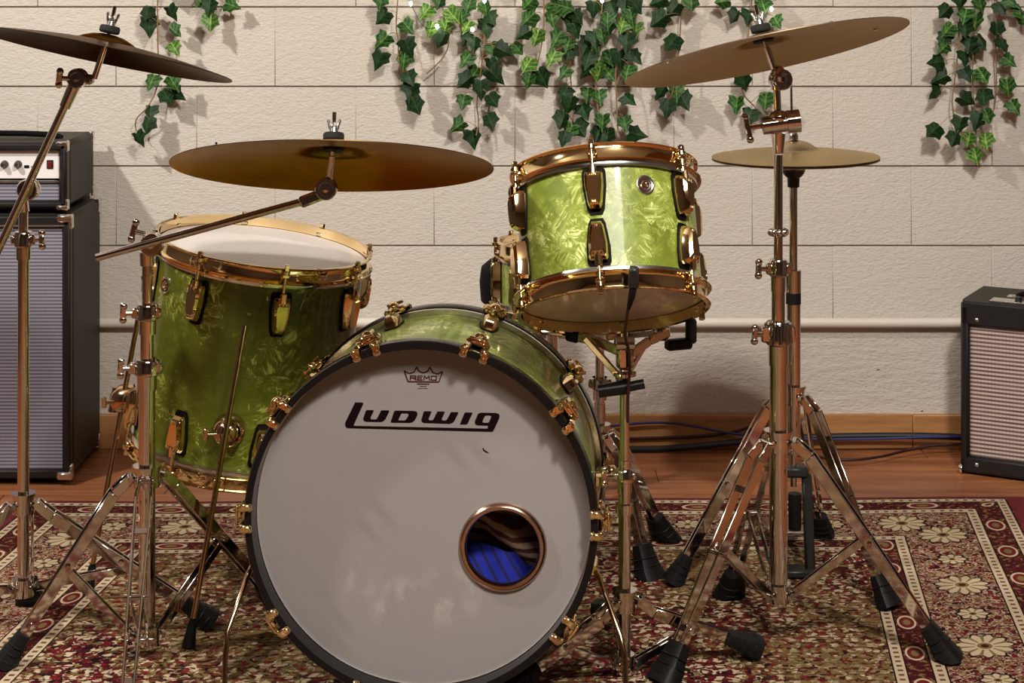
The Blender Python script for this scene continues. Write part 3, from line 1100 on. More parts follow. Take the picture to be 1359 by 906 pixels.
# ------------------------------------------------------------------ floor tom
fb = P(312, 601, 3.60)
ft = P(351, 320, 3.575)
FA = (ft - fb).normalized()
FD = (ft - fb).length - .042
fr_ = thing('floor_tom', 'large shaded green pearl floor tom standing on three rod legs', 'drum', (fb.x, fb.y, 0))
FF = frame(fb + FA * .021, FA, (1, 0, 0))
tom_drum(fr_, FF, .2032, FD, 8, -26, LUG_FLOOR, M['green_pearl_shaded'], M['head_white'], M['head_clear'], badge=(-53, FD - .062), lug_off=.068)


def rod_leg(root, top, bot, brk, radial):
    top, bot = Vector(top), Vector(bot)
    d = (bot - top).normalized()
    lg_ = MB().tube([top, bot - d * .03], .0052, 10).build('leg', M['dark_gold'], root)
    MB().cyl(bot - d * .045, bot, .0075, .0125, 12).cyl(bot - d * .05, bot - d * .045, .006, None, 10).build('rubber_foot', M['rubber'], lg_)
    A = frame(brk, radial, (0, 0, 1))
    m_ = MB().lathe([(.0001, .030), (.012, .030), (.020, .024), (.029, .012), (.031, -.012), (.0305, -.016)], A, n=28)
    m_.cyl(brk + Vector((0, -.02, 0)), brk + Vector((-.034, -.024, 0)), .004, None, 10)
    m_.box(brk + Vector((-.038, -.024, 0)), (.010, .006, .022), None, .002)
    m_.cyl(brk - d * .024 + Vector(radial) * .022, brk + d * .024 + Vector(radial) * .022, .009, None, 14)
    m_.build('leg_bracket', M['dark_gold'], root)


b1 = P(303, 572, 3.372)
rod_leg(fr_, P(325, 432, 3.338), floor_pt(250, 858), b1, Vector((0, -1, 0)))
b2 = P(167, 530, 3.60)
rod_leg(fr_, P(184, 418, 3.600), floor_pt(117, 782), b2, Vector((-1, -.1, 0)).normalized())
b3 = fb + Vector((.15, .17, .12))
rod_leg(fr_, b3 + Vector((.03, .035, .16)), (b3.x + .03, b3.y + .05, 0), b3, Vector((.68, .73, 0)))

# ------------------------------------------------------------------ snare drum and throne behind the tom
sx = P(779, 330, 3.76)
sn = thing('snare_drum', 'green pearl snare drum half hidden behind the rack tom', 'drum', (sx.x, sx.y, .50))
FS = frame((sx.x, sx.y, .512), (0, .03, 1), (1, 0, 0))
tom_drum(sn, FS, .178, .118, 10, -88, LUG_BASS, M['green_pearl'], M['head_white'], M['head_clear'], lug_off=.045, bottom_lugs=True)

tx = P(733, 352, 4.17)
th_ = thing('drum_throne', 'black round drum throne behind the snare drum', 'stool', (tx.x, tx.y, 0))
zt = .545
MB().lathe([(.0001, zt - .10), (.155, zt - .10), (.165, zt - .092), (.168, zt - .05), (.164, zt - .018), (.148, zt - .004), (.11, zt + .001), (.0001, zt + .002)], Matrix.Translation((tx.x, tx.y, 0)), n=48).build('seat', M['vinyl_black'], th_)
MB().cyl((tx.x, tx.y, .08), (tx.x, tx.y, zt - .1), .014, None, 16).build('post', M['chrome'], th_)
for a_ in (150, 262, 35):
    fx, fy = tx.x + .2 * math.cos(math.radians(a_)), tx.y + .2 * math.sin(math.radians(a_))
    l_ = MB().bar((tx.x, tx.y, .27), (fx, fy, .02), .006, .018, (0, 0, 1), .002).build('leg', M['chrome'], th_)
    MB().sph((fx, fy, .016), (.018, .018, .016)).build('rubber_foot', M['rubber'], l_)

# ------------------------------------------------------------------ stands
def tripod(root, c, z_bot, z_col, feet, r=.0165, w=.013, braces=True, foot_s=1.0, mat='chrome', mid_at=.55):
    """double braced tripod: collar at z_col, base collar at z_bot, legs of two flat strips each"""
    c = Vector((c[0], c[1], 0))
    m_ = MB().cyl(c + Vector((0, 0, z_col - .017)), c + Vector((0, 0, z_col + .017)), r + .0075, None, 24)
    m_.cyl(c + Vector((0, 0, z_col + .014)), c + Vector((0, 0, z_col + .020)), r + .010, None, 24)
    col = m_.build('leg_collar', M[mat], root)
    if braces:
        MB().cyl(c + Vector((0, 0, z_bot - .010)), c + Vector((0, 0, z_bot + .022)), r + .006, None, 24).build('base_collar', M[mat], root)
    for fx, fy in feet:
        f = Vector((fx, fy, 0))
        d = (f - c)
        d.z = 0
        d.normalize()
        s = Vector((-d.y, d.x, 0))
        top = c + d * (r + .012) + Vector((0, 0, z_col))
        knee = c + d * (r + .040) + Vector((0, 0, z_col - .024))
        end = f + Vector((0, 0, .034)) - d * .018
        lm = MB()
        for k in (-1, 1):
            for p0, p1, ww in ((top, knee, .018), (knee, end, .020)):
                o1, o2 = s * k * w * (.75 if p0 is top else 1), s * k * w * (.6 if p1 is end else 1)
                up = (p1 - p0).cross(s)
                lm.bar(p0 + o1, p1 + o2, .0046, ww, up, .0012)
        for q_ in (.16, .86):
            e_ = knee + (end - knee) * q_
            lm.bar(e_ - s * w * .9, e_ + s * w * .9, .003, .012, (end - knee), .001)
        lm.cyl(knee + (end - knee) * .48 - s * (w + .006), knee + (end - knee) * .48 + s * (w + .006), .0055, None, 10)
        lm.cyl(top - s * (w + .004), top + s * (w + .004), .0048, None, 10)
        leg = lm.build('leg', M[mat], root)
        ax = (end - knee).normalized()
        fm = MB()
        k_ = foot_s
        M_ = frame(end - ax * .012, ax, s)
        secs = [(-.012, .017, .012), (.012, .020, .015), (.030, .024, .018), (.052, .028, .022)]
        vs, fs = [], []
        n = 12
        for zz, a1, a2 in secs:
            for j in range(n):
                t_ = 2 * PI * j / n
                q = M_ @ Vector((a1 * k_ * math.copysign(abs(math.cos(t_)) ** .6, math.cos(t_)), a2 * k_ * math.copysign(abs(math.sin(t_)) ** .6, math.sin(t_)), zz * k_))
                q.z = max(q.z, .001)
                vs.append(q)
        for i in range(len(secs) - 1):
            for j in range(n):
                fs.append((i * n + j, i * n + (j + 1) % n, (i + 1) * n + (j + 1) % n, (i + 1) * n + j))
        fs += [tuple(reversed(range(n))), tuple(range((len(secs) - 1) * n, len(secs) * n))]
        fm.add(vs, fs)
        for zz in (.010, .024, .038):                 # moulded grooves
            fm.lathe([(.0215 * k_ + zz * .12, zz * k_ - .0012), (.0228 * k_ + zz * .12, zz * k_), (.0215 * k_ + zz * .12, zz * k_ + .0012)], M_ @ Matrix.Diagonal((1, .78, 1, 1)), n=16)
        for q in fm.v:
            q.z = max(q.z, .001)
        fm.build('rubber_foot', M['rubber'], leg)
        if braces:
            mid = knee + (end - knee) * mid_at
            lo = c + d * (r + .010) + Vector((0, 0, z_bot + .006))
            br = MB()
            for k in (-1, 1):
                br.bar(mid + s * k * w * .6, lo + s * k * w * .5, .0025, .014, (mid - lo).cross(s), .001)
            br.cyl(lo - s * (w + .002), lo + s * (w + .002), .005, None, 10)
            br.build('brace', M[mat], root)


def wing(root, p, d, size=.022, up=(0, 0, 1), mat='chrome', name='wing_bolt'):
    """bolt along d from p with a flat wing at its end"""
    p, d = Vector(p), Vector(d).normalized()
    m_ = MB().cyl(p, p + d * size, .0045, None, 10)
    e = p + d * (size + .004)
    u = Vector(up)
    u = (u - d * u.dot(d)).normalized()
    m_.bar(e - u * size * .85, e + u * size * .85, .006, .011, d, .002)
    m_.sph(e + u * size * .85, (.007, .005, .007), n=8, m=6).sph(e - u * size * .85, (.007, .005, .007), n=8, m=6)
    return m_.build(name, M[mat], root)


def tubes(root, x, y, secs, mat='chrome'):
    """secs: (row from, row to, radius) of the upright, as seen at depth y"""
    for py0, py1, r, nm in secs:
        z0, z1 = P(0, py0, y).z, P(0, py1, y).z
        MB().cyl((x, y, z0), (x, y, z1), r, None, 24).build(nm, M[mat], root)


def height_clamp(root, x, y, py0, py1, r, wing_side=-1, mat='chrome', ribs=False):
    z1, z0 = P(0, py0, y).z, P(0, py1, y).z
    h = z1 - z0
    m_ = MB().lathe([(r * .7, z0), (r * .98, z0), (r * 1.0, z0 + h * .45), (r * 1.28, z0 + h * .5), (r * 1.28, z0 + h * .92), (r * 1.1, z0 + h), (r * .5, z0 + h)], Matrix.Translation((x, y, 0)), n=24)
    zc = z0 + h * .72
    m_.box((x + wing_side * r * 1.3, y - r * .4, zc), (r * .9, r * .9, h * .36), None, .003)
    m_.box((x - wing_side * r * 1.3, y - r * .2, zc), (r * .7, r * .8, h * .36), None, .003)
    if ribs:
        for k in range(12):
            t_ = 2 * PI * k / 12
            m_.cyl((x + r * 1.3 * math.cos(t_), y + r * 1.3 * math.sin(t_), z0 + h * .52), (x + r * 1.2 * math.cos(t_), y + r * 1.2 * math.sin(t_), z0 + h * .95), .0035, .003, 8)
    m_.build('height_clamp', M[mat], root)
    wing(root, (x + wing_side * r * 1.5, y - r * .5, zc), (wing_side, -.35, .05), .014, (0, 0, 1), mat)


def ratchet(root, p, r, t, axis=(0, -1, 0), name='tilter', mat='chrome'):
    """round toothed tilter seen from its flat side"""
    A = frame(Vector(p) - Vector(axis).normalized() * t / 2, axis, (1, 0, 0))
    m_ = MB().lathe([(.0001, 0), (r * .9, 0), (r, t * .12), (r, t * .42), (r * .86, t * .46), (r * .86, t * .54), (r, t * .58), (r, t * .88), (r * .88, t), (r * .62, t), (r * .58, t * .9), (r * .3, t * .9), (r * .28, t * 1.12), (.0001, t * 1.14)], A, n=32)
    return m_.build(name, M[mat], root)


def cymbal_top(root, base, top, nrm, seat, felt=True):
    """rod from tilter to the tip above the cymbal, felts and nut round it; seat = height along rod where the cymbal sits"""
    base, n_ = Vector(base), Vector(nrm).normalized()
    MB().cyl(base, seat, .0036, None, 10).cyl(seat - n_ * .004, seat + n_ * .052, .0036, None, 10).cyl(base, base + (seat - base) * (1 - .026 / (seat - base).length), .0056, None, 12).build('cymbal_rod', M['chrome'], root)
    A = frame(seat, n_, (1, 0, 0))
    MB().lathe([(.005, -.016), (.018, -.016), (.019, -.010), (.013, -.002), (.005, -.002)], A, n=24, closed=True).build('lower_felt', M['felt'], root)
    MB().lathe([(.005, .0025), (.0165, .0025), (.0185, .005), (.0185, .0125), (.0165, .0155), (.005, .0155)], A, n=24, closed=True).build('upper_felt', M['felt'], root)
    m_ = MB().cyl(A @ Vector((0, 0, .0155)), A @ Vector((0, 0, .024)), .0085, .0075, 14)
    for s in (-1, 1):
        m_.bar(A @ Vector((s * .005, 0, .020)), A @ Vector((s * .0105, 0, .040)), .006, .0055, A.to_3x3() @ Vector((1, 0, 0)), .0018)
    m_.cyl(A @ Vector((0, 0, .024)), A @ Vector((0, 0, .034)), .004, None, 10)
    m_.build('wing_nut', M['steel'], root)


def cymbal(name, label, c, R, nrm, mat, bell=.06, bell_h=.020, bow=.030, rivets=(), group=None):
    """c: centre of the edge plane"""
    A = frame(c, nrm, (1, 0, 0))
    k = []
    for i in range(15):
        r = R - (R - bell) * i / 14
        k.append((r, bow * (1 - (r / R) ** 1.7)))
    zb = k[-1][1]
    k += [(bell * .93, zb + .003), (bell * .80, zb + bell_h * .42), (bell * .55, zb + bell_h * .78), (bell * .28, zb + bell_h * .96), (.0075, zb + bell_h)]
    low = [(r, z - .0014) for r, z in reversed(k)]
    me = MB().lathe(low + k, None, n=128, closed=True).mesh(name, mat, angle=50)
    o = place(name, me, None, A)
    tag(o, label, 'cymbal', group)
    for th, rr_ in rivets:
        t_ = math.radians(th)
        z_ = bow * (1 - (rr_ / R) ** 1.7)
        q = A @ Matrix.Translation((rr_ * math.cos(t_), rr_ * math.sin(t_), z_))
        rv = MB().sph((0, 0, -.002), (.0040, .0040, .002), n=10, m=6).sph((0, 0, .0012), (.0040, .0040, .002), n=10, m=6).mesh('rivet', M['steel'])
        place('rivet', rv, o, q)
    return o, A, zb + bell_h


# boom stand that carries the ride over the floor tom ------------------------------------------------------
y2 = 3.22
x2 = P(195, 0, y2).x
s2 = thing('boom_stand', 'chrome boom cymbal stand in front of the floor tom', 'cymbal stand', (x2, y2, 0))
tripod(s2, (x2, y2), P(0, 846, y2).z, P(0, 632, y2).z, [(-.885, 3.165), (-.612, 2.86), (-.452, 3.45)], r=.0165, w=.014, mid_at=.50)
tubes(s2, x2, y2, [(856, 492, .0148, 'lower_tube'), (505, 418, .0118, 'middle_tube'), (430, 338, .0090, 'upper_tube')])
height_clamp(s2, x2, y2, 476, 516, .0175, -1)
height_clamp(s2, x2 + .001, y2, 403, 443, .0155, -1)
MB().cyl((x2, y2, P(0, 352, y2).z), (x2, y2, P(0, 334, y2).z), .0125, .0135, 20).cyl((x2, y2, P(0, 365, y2).z), (x2, y2, P(0, 371, y2).z), .0105, None, 20).build('ferrule', M['chrome'], s2)
pv = P(202, 324, y2 - .012)
ratchet(s2, pv, .0205, .030, name='boom_tilter')
wing(s2, pv + Vector((-.012, .0, .018)), (-.9, 0, .25), .018, (1, 0, .1))
e0, e1 = P(128, 342, y2 - .035), P(418, 263, 3.17)
MB().cyl(e0, e1, .0068, None, 16).build('boom_arm', M['chrome'], s2)
n2 = Vector((.005, .268, .96)).normalized()
tl2 = P(433, 250, 3.165)
c2 = P(441.5, 222, 3.13)
ratchet(s2, tl2, .0195, .026)
MB().bar(P(398, 269, 3.168), P(432, 256, 3.165), .018, .020, (0, 0, 1), .004).build('tilter_sleeve', M['chrome'], s2)
cy2, A2, h2 = cymbal('ride_cymbal', 'largest bronze cymbal, tilted on the boom over the floor tom', c2, 214 / 767.0, n2, M['cymbal_bronze'], bell=.062, bell_h=.017, bow=.030)
cymbal_top(s2, tl2 + Vector((.003, .004, 0)), None, n2, A2 @ Vector((0, 0, h2)))

# boom stand by the speaker cabinet ------------------------------------------------------------------------
y1 = 3.30
x1 = P(31, 0, y1).x
s1 = thing('boom_stand', 'chrome boom cymbal stand in front of the tall speaker cabinet', 'cymbal stand', (x1, y1, 0))
tripod(s1, (x1, y1), P(0, 783, y1).z, P(0, 668, y1).z, [(floor_pt(272, 832).x, floor_pt(272, 832).y), (-1.16, 3.12), (-.925, 3.47)], r=.0125, w=.012)
tubes(s1, x1, y1, [(792, 332, .0105, 'lower_tube'), (340, 262, .0085, 'upper_tube')])
height_clamp(s1, x1, y1, 307, 344, .0135, 1)
pv = P(38, 251, y1 - .02)
ratchet(s1, pv, .0195, .030, name='boom_tilter')
MB().cyl((x1, y1, P(0, 280, y1).z), (x1, y1 - .005, P(0, 258, y1).z), .011, .009, 16).build('ferrule', M['chrome'], s1)
MB().cyl(P(-12, 352, y1 - .045), P(92, 128, y1 - .04), .0075, None, 16).build('boom_arm', M['chrome'], s1)
MB().cyl(P(86, 142, y1 - .04), P(99, 112, y1 - .04), .0105, .0120, 16).build('tilter_sleeve', M['chrome'], s1)
tl1 = P(103, 104, y1 - .04)
ratchet(s1, tl1, .0180, .028)
n1_ = Vector((.187, .160, .97)).normalized()
c1 = P(138, 73, 3.25)
MB().bar(tl1, P(124, 106, y1 - .042), .020, .018, (0, 0, 1), .004).build('tilter_arm', M['chrome'], s1)
wing(s1, tl1 + Vector((-.012, -.01, 0)), (-1, -.3, .1), .014, (.3, 0, 1))
cy1, A1, h1 = cymbal('crash_cymbal', 'dark bronze cymbal sloping on the boom above the amplifier head', c1, 172 / 738.0, n1_, M['cymbal_dark'], bell=.055, bell_h=.016, bow=.024)
cymbal_top(s1, P(125, 104, y1 - .042), None, n1_, A1 @ Vector((0, 0, h1)))

# straight cymbal stand --------------------------------------------------------------------------------------
fA, fB_, fC = floor_pt(1255, 873), floor_pt(884, 901), floor_pt(968, 792)
x3, y3 = P(1033, 0, 3.263).x, 3.263
s3 = thing('cymbal_stand', 'tall chrome double braced stand under the rivet cymbal', 'cymbal stand', (x3, y3, 0))
tripod(s3, (x3, y3), P(0, 790, y3).z, P(0, 585, y3).z, [(fA.x, fA.y), (fB_.x, fB_.y), (fC.x, fC.y)], r=.0165, w=.0145, foot_s=1.15, mid_at=.45)
tubes(s3, x3, y3, [(798, 470, .0163, 'lower_tube'), (482, 372, .0122, 'middle_tube'), (385, 205, .0082, 'upper_tube')])
height_clamp(s3, x3, y3, 426, 484, .0185, -1, ribs=True)
height_clamp(s3, x3, y3, 344, 386, .0135, -1)
zl = P(0, 308, y3).z
ml = MB().cyl((x3, y3, zl - .007), (x3, y3, zl + .007), .0145, None, 12)
for k in range(8):
    ml.sph((x3 + .014 * math.cos(k * PI / 4), y3 + .014 * math.sin(k * PI / 4), zl), (.0055, .0055, .007), n=8, m=6)
ml.build('memory_lock', M['chrome'], s3)
MB().lathe([(.004, P(0, 204, y3).z), (.0095, P(0, 203, y3).z), (.0135, P(0, 177, y3).z), (.004, P(0, 175, y3).z)], Matrix.Translation((x3, y3, 0)), n=24).build('tilter_cup', M['chrome'], s3)
MB().cyl(P(1012, 167, y3 - .012), P(1060, 160, y3 - .012), .0165, None, 24).cyl(P(1044, 162, y3 - .012), P(1061, 160, y3 - .012), .021, None, 24).sph(P(1034, 156, y3 - .012), (.02, .018, .014)).build('boom_clamp', M['chrome'], s3)
wing(s3, P(1012, 167, y3 - .014), (-1, -.2, -.15), .024, (.5, 0, -.3))
MB().cyl((x3, y3, P(0, 165, y3).z), P(1031, 118, y3), .0068, None, 16).build('tilter_post', M['chrome'], s3)
MB().cyl(P(1050, 110, y3 + .006), P(1051, 160, y3 + .006), .0022, None, 8).build('adjuster_rod', M['chrome'], s3)
tl3 = P(1036, 106, y3 - .006)
ratchet(s3, tl3, .0190, .030, axis=(.25, -1, .1))
MB().sph(P(1033, 100, y3 - .01), (.014, .014, .018)).cyl(P(1033, 118, y3 - .004), P(1030, 96, y3 - .004), .0125, .0115, 16).build('tilter_arm', M['chrome'], s3)
n3_ = Vector((-.190, .20, .96)).normalized()
c3 = P(1017, 71, 3.25)
cy3, A3, h3 = cymbal('crash_ride_cymbal', 'tan bronze cymbal with small rivets on the tall stand', c3, 191 / 738.0, n3_, M['cymbal_tan'], bell=.05, bell_h=.015, bow=.024,
                     rivets=((208, .212), (-61, .19), (2, .205)))
cymbal_top(s3, P(1030, 100, y3 - .004), None, n3_, A3 @ Vector((0, 0, h3)))

# hi-hat -------------------------------------------------------------------------------------------------------
hA, hB_, hC = floor_pt(893, 774), floor_pt(1181, 806), floor_pt(1091, 712)
xh, yh = P(1053, 0, 3.63).x, 3.63
sh_ = thing('hi_hat_stand', 'chrome hi-hat stand with pedal behind the tall cymbal stand', 'hi-hat stand', (xh, yh, 0))
tripod(sh_, (xh, yh), .05, P(0, 524, yh).z, [(hA.x, hA.y), (hB_.x, hB_.y), (hC.x, hC.y)], r=.0150, w=.010, braces=False, foot_s=.95)
tubes(sh_, xh, yh, [(602, 392, .0142, 'lower_tube'), (410, 238, .0082, 'upper_tube')])
MB().cyl((xh, yh, P(0, 388, yh).z), (xh, yh, P(0, 358, yh).z), .0150, .0155, 20).build('height_clamp', M['chrome'], sh_)
MB().cyl((xh, yh, P(0, 403, yh).z), (xh, yh, P(0, 388, yh).z), .0152, None, 20).build('rubber_grip', M['rubber'], sh_)
MB().cyl((xh, yh, P(0, 242, yh).z), (xh, yh, P(0, 170, yh).z), .0032, None, 10).build('pull_rod', M['chrome'], sh_)
MB().lathe([(.004, P(0, 250, yh).z), (.012, P(0, 248, yh).z), (.0125, P(0, 236, yh).z), (.018, P(0, 233, yh).z), (.022, P(0, 229, yh).z), (.024, P(0, 225, yh).z), (.004, P(0, 224.5, yh).z)], Matrix.Translation((xh, yh, 0)), n=28).build('seat_cup', M['plastic_black'], sh_)
MB().lathe([(.004, P(0, 185.5, yh).z), (.010, P(0, 185, yh).z), (.010, P(0, 180, yh).z), (.007, P(0, 175, yh).z), (.0035, P(0, 173.5, yh).z)], Matrix.Translation((xh, yh, 0)), n=20).build('clutch', M['steel'], sh_)
# pedal frame, spring housing and footboard behind the legs
zf0 = P(0, 602, yh).z
MB().cyl((xh, yh, zf0), (xh, yh, P(0, 645, yh).z), .0065, None, 12).build('pull_spring', M['chrome'], sh_)
m_ = MB().box((xh + .004, yh, P(0, 625, yh).z), (.050, .030, .022), None, .005)
m_.bar((xh + .026, yh + .0, P(0, 628, yh).z), (xh + .032, yh - .01, .012), .016, .020, (1, 0, 0), .004)
m_.bar((xh - .024, yh + .01, P(0, 628, yh).z), (xh - .026, yh - .0, .012), .010, .012, (1, 0, 0), .003)
m_.box((xh + .003, yh - .005, .010), (.085, .045, .016), None, .004)
m_.build('pedal_frame', M['plastic_grey'], sh_)
MB().cyl((xh + .001, yh - .012, P(0, 652, yh).z), (xh + .001, yh - .012, P(0, 700, yh).z), .0135, .0125, 16).build('spring_housing', M['rubber'], sh_)
MB().bar((xh, yh + .02, .075), (xh + .01, yh + .30, .02), .010, .075, (1, 0, 0), .004).build('footboard', M['steel'], sh_)
for sgn, lab, zr in ((1, 'top hi-hat cymbal of pale bronze with raised bell', 207.5), (-1, 'lower hi-hat cymbal of pale bronze facing up from its seat', 211.5)):
    zc = P(0, zr, yh).z
    Rh = 110.5 / (FPX / yh)
    if sgn > 0:
        cymbal('hi_hat_cymbal', lab, Vector((xh + .004, yh, zc)), Rh, (-.014, -.006, 1), M['cymbal_pale'], bell=.045, bell_h=.018, bow=.016)
    else:
        cymbal('hi_hat_cymbal', lab, Vector((xh + .004, yh, zc)), Rh, (.014, .006, -1), M['cymbal_pale'], bell=.045, bell_h=.007, bow=.009)

# stand under the rack tom ----------------------------------------------------------------------------------------
xt, yt = P(829, 0, 3.13).x, 3.13
st = thing('tom_stand', 'low chrome basket stand holding the rack tom', 'drum stand', (xt, yt, 0))
fr2 = floor_pt(991, 874)
tripod(st, (xt, yt), .012, P(0, 797, yt).z, [(fr2.x, fr2.y), (floor_pt(684, 925).x, floor_pt(684, 925).y), (xt - .02, yt + .23)], r=.0115, w=.011, mid_at=.5)
tubes(st, xt, yt, [(888, 610, .0105, 'lower_tube'), (640, 462, .0085, 'upper_tube')])
height_clamp(st, xt, yt, 622, 654, .0125, -1)
MB().cyl((xt, yt, P(0, 498, yt).z), (xt, yt, P(0, 494, yt).z), .0205, None, 24).build('collar', M['chrome'], st)
MB().cyl((xt, yt, P(0, 668, yt).z), (xt, yt, P(0, 680, yt).z), .0155, None, 20).build('collar', M['chrome'], st)
zz_ = P(0, 518, yt)
MB().cyl(P(794, 519, yt - .015), P(835, 513, yt - .015), .0115, .0125, 16).cyl(P(835, 513, yt - .015), P(855, 509, yt - .015), .0085, .0085, 16).build('tilter_handle', M['plastic_black'], st)
m_ = MB().box((xt, yt, P(0, 470, yt).z), (.030, .034, .050), None, .006)
m_.cyl(P(818, 456, yt - .02), P(842, 456, yt - .02), .012, None, 16)
m_.build('basket_hub', M['chrome'], st)


def arm(pts, tip, depths):
    pp = [P(x, y_, d_) for (x, y_), d_ in zip(pts, depths)]
    am = MB()
    for a_, b_ in zip(pp, pp[1:]):
        am.bar(a_, b_, .009, .016, (0, 0, 1), .002)
    ao = am.build('basket_arm', M['chrome'], st)
    tm = MB()
    tp = [P(x, y_, d_) for (x, y_), d_ in zip(*tip)]
    for a_, b_ in zip(tp, tp[1:]):
        tm.bar(a_, b_, .020, .019, (0, 0, 1) if abs((b_ - a_).normalized().z) < .7 else (1, 0, 0), .004)
    tm.build('rubber_grip', M['rubber'], ao)


arm([(836, 470), (862, 452), (888, 440)], ([(884, 458), (917, 455), (917, 422)], [3.17, 3.19, 3.19]), [3.13, 3.15, 3.17])
arm([(822, 466), (790, 452), (766, 447)], ([(770, 448), (752, 444), (750, 428)], [3.18, 3.19, 3.19]), [3.13, 3.16, 3.18])
arm([(829, 468), (826, 470), (822, 468)], ([(824, 468), (822, 462), (822, 449)], [3.235, 3.25, 3.25]), [3.13, 3.18, 3.235])
MB().bar(P(836, 492, yt), P(858, 455, 3.15), .006, .010, (0, 0, 1), .002).build('arm_strut', M['steel'], st)
MB().bar(P(822, 500, yt - .006), P(776, 448, 3.15), .007, .012, (0, 0, 1), .002).build('arm_strut', M['dark_gold'], st)

# stand under the snare ---------------------------------------------------------------------------------------------
xs_, ys_ = P(796, 0, 3.72).x, 3.72
ss = thing('snare_stand', 'dark chrome snare stand standing behind the tom stand', 'drum stand', (xs_, ys_, 0))
q1, q2 = floor_pt(882, 716), floor_pt(865, 765)
tripod(ss, (xs_, ys_), .04, P(0, 575, ys_).z, [(q1.x, q1.y), (q2.x, q2.y), (xs_ - .21, ys_ + .03)], r=.0125, w=.012, braces=False, foot_s=1.2)
tubes(ss, xs_, ys_, [(690, 535, .0115, 'lower_tube'), (545, 455, .0095, 'upper_tube')])
height_clamp(ss, xs_, ys_, 500, 530, .0145, 1)
MB().box((xs_, ys_, P(0, 448, ys_).z), (.036, .036, .030), None, .006).build('basket_hub', M['chrome'], ss)
for a_ in (200, 320, 80):
    d_ = Vector((math.cos(math.radians(a_)), math.sin(math.radians(a_)), 0))
    c_ = Vector((xs_, ys_, P(0, 448, ys_).z))
    ctr = Vector((sx.x, sx.y, c_.z))
    tipb = ctr + d_ * .175
    tipb.z = .484
    am = MB().bar(c_, tipb, .008, .014, (0, 0, 1), .002).build('basket_arm', M['chrome'], ss)
    MB().box(tipb + d_ * .018 + Vector((0, 0, .004)), (.022, .022, .036), None, .006).build('rubber_grip', M['rubber'], am)

# ------------------------------------------------------------------ clip microphone on the rack tom
mp = P(841, 368, 2.865)
mic = thing('clip_microphone', 'small black clip microphone on the lower rim of the rack tom', 'microphone', (mp.x, mp.y, mp.z))
MB().box(mp, (.016, .014, .036), Matrix.Translation(mp) @ Matrix.Rotation(.35, 4, 'X') @ Matrix.Translation(-mp), .003).build('clip_body', M['plastic_grey'], mic)
MB().box(mp + Vector((0, .014, .010)), (.012, .022, .010), None, .002).build('clip_jaw', M['plastic_black'], mic)
MB().tube([P(840, 383, 2.868), P(838, 395, 2.872), P(834, 410, 2.90)], [.0062, .0058, .0032], 10).build('strain_relief', M['rubber'], mic)
MB().tube([P(834, 408, 2.90), P(831, 425, 2.95), P(829, 446, 3.02), P(835, 465, 3.07), P(836, 492, 3.085), P(833, 520, 3.088), P(833, 560, 3.105)], .0026, 8, 2).build('cable', M['cable_brown'], mic)

# ------------------------------------------------------------------ tall speaker cabinet and amplifier head
cr, cfy, cby = -1.043, 4.275, 4.585
cl_, ctop = -1.70, .632
cab = thing('speaker_cabinet', 'tall black speaker cabinet with silver grille cloth beside the wall', 'speaker cabinet', ((cr + cl_) / 2, (cfy + cby) / 2, FZ))
cxm, cw_ = (cr + cl_) / 2, cr - cl_
zb0 = FZ + .016
MB().box((cxm, (cfy + .02 + cby) / 2, (zb0 + ctop) / 2), (cw_, cby - cfy - .02, ctop - zb0), None, .010).build('cabinet_body', M['tolex'], cab)
fm = MB()
zlo, zhi = zb0 + .012, ctop - .012
fm.box((cxm, cfy + .011, ctop - .014), (cw_ - .004, .022, .026), None, .005)
fm.box((cxm, cfy + .011, zb0 + .012), (cw_ - .004, .022, .022), None, .005)
fm.box((cr - .011, cfy + .011, (zb0 + ctop) / 2), (.020, .022, ctop - zb0 - .006), None, .005)
fm.box((cl_ + .011, cfy + .011, (zb0 + ctop) / 2), (.020, .022, ctop - zb0 - .006), None, .005)
fm.build('front_frame', M['tolex_black'], cab)
MB().box((cxm, cfy + .016, (zb0 + ctop) / 2 - .004), (cw_ - .036, .010, ctop - zb0 - .052)).build('grille', M['grille_silver'], cab)
MB().box((cxm, cfy + .001, ctop - .025), (cw_ - .030, .004, .004), None, .001).build('trim_strip', M['steel'], cab)
for sx_, sgn in ((cr, 1), (cl_, -1)):
    for sz, up in ((ctop, 1), (zb0, -1)):
        k = MB()
        k.box((sx_ - sgn * .016, cfy + .0, sz - up * .008), (.036, .010, .018), None, .004)
        k.box((sx_ - sgn * .001, cfy + .010, sz - up * .016), (.007, .026, .036), None, .003)
        k.box((sx_ - sgn * .014, cfy + .012, sz + up * .000), (.030, .026, .004), None, .002)
        k.build('corner_guard', M['steel'], cab)
        k = MB()
        k.box((sx_ - sgn * .001, cby - .010, sz - up * .016), (.006, .026, .034), None, .003)
        k.box((sx_ - sgn * .012, cby - .010, sz + up * .000), (.026, .024, .004), None, .002)
        k.build('corner_guard', M['steel'], cab)
for sx_ in (cr - .05, cl_ + .05):
    for sy_ in (cfy + .05, cby - .05):
        MB().cyl((sx_, sy_, FZ), (sx_, sy_, zb0 + .002), .018, .022, 16).build('rubber_foot', M['rubber'], cab)

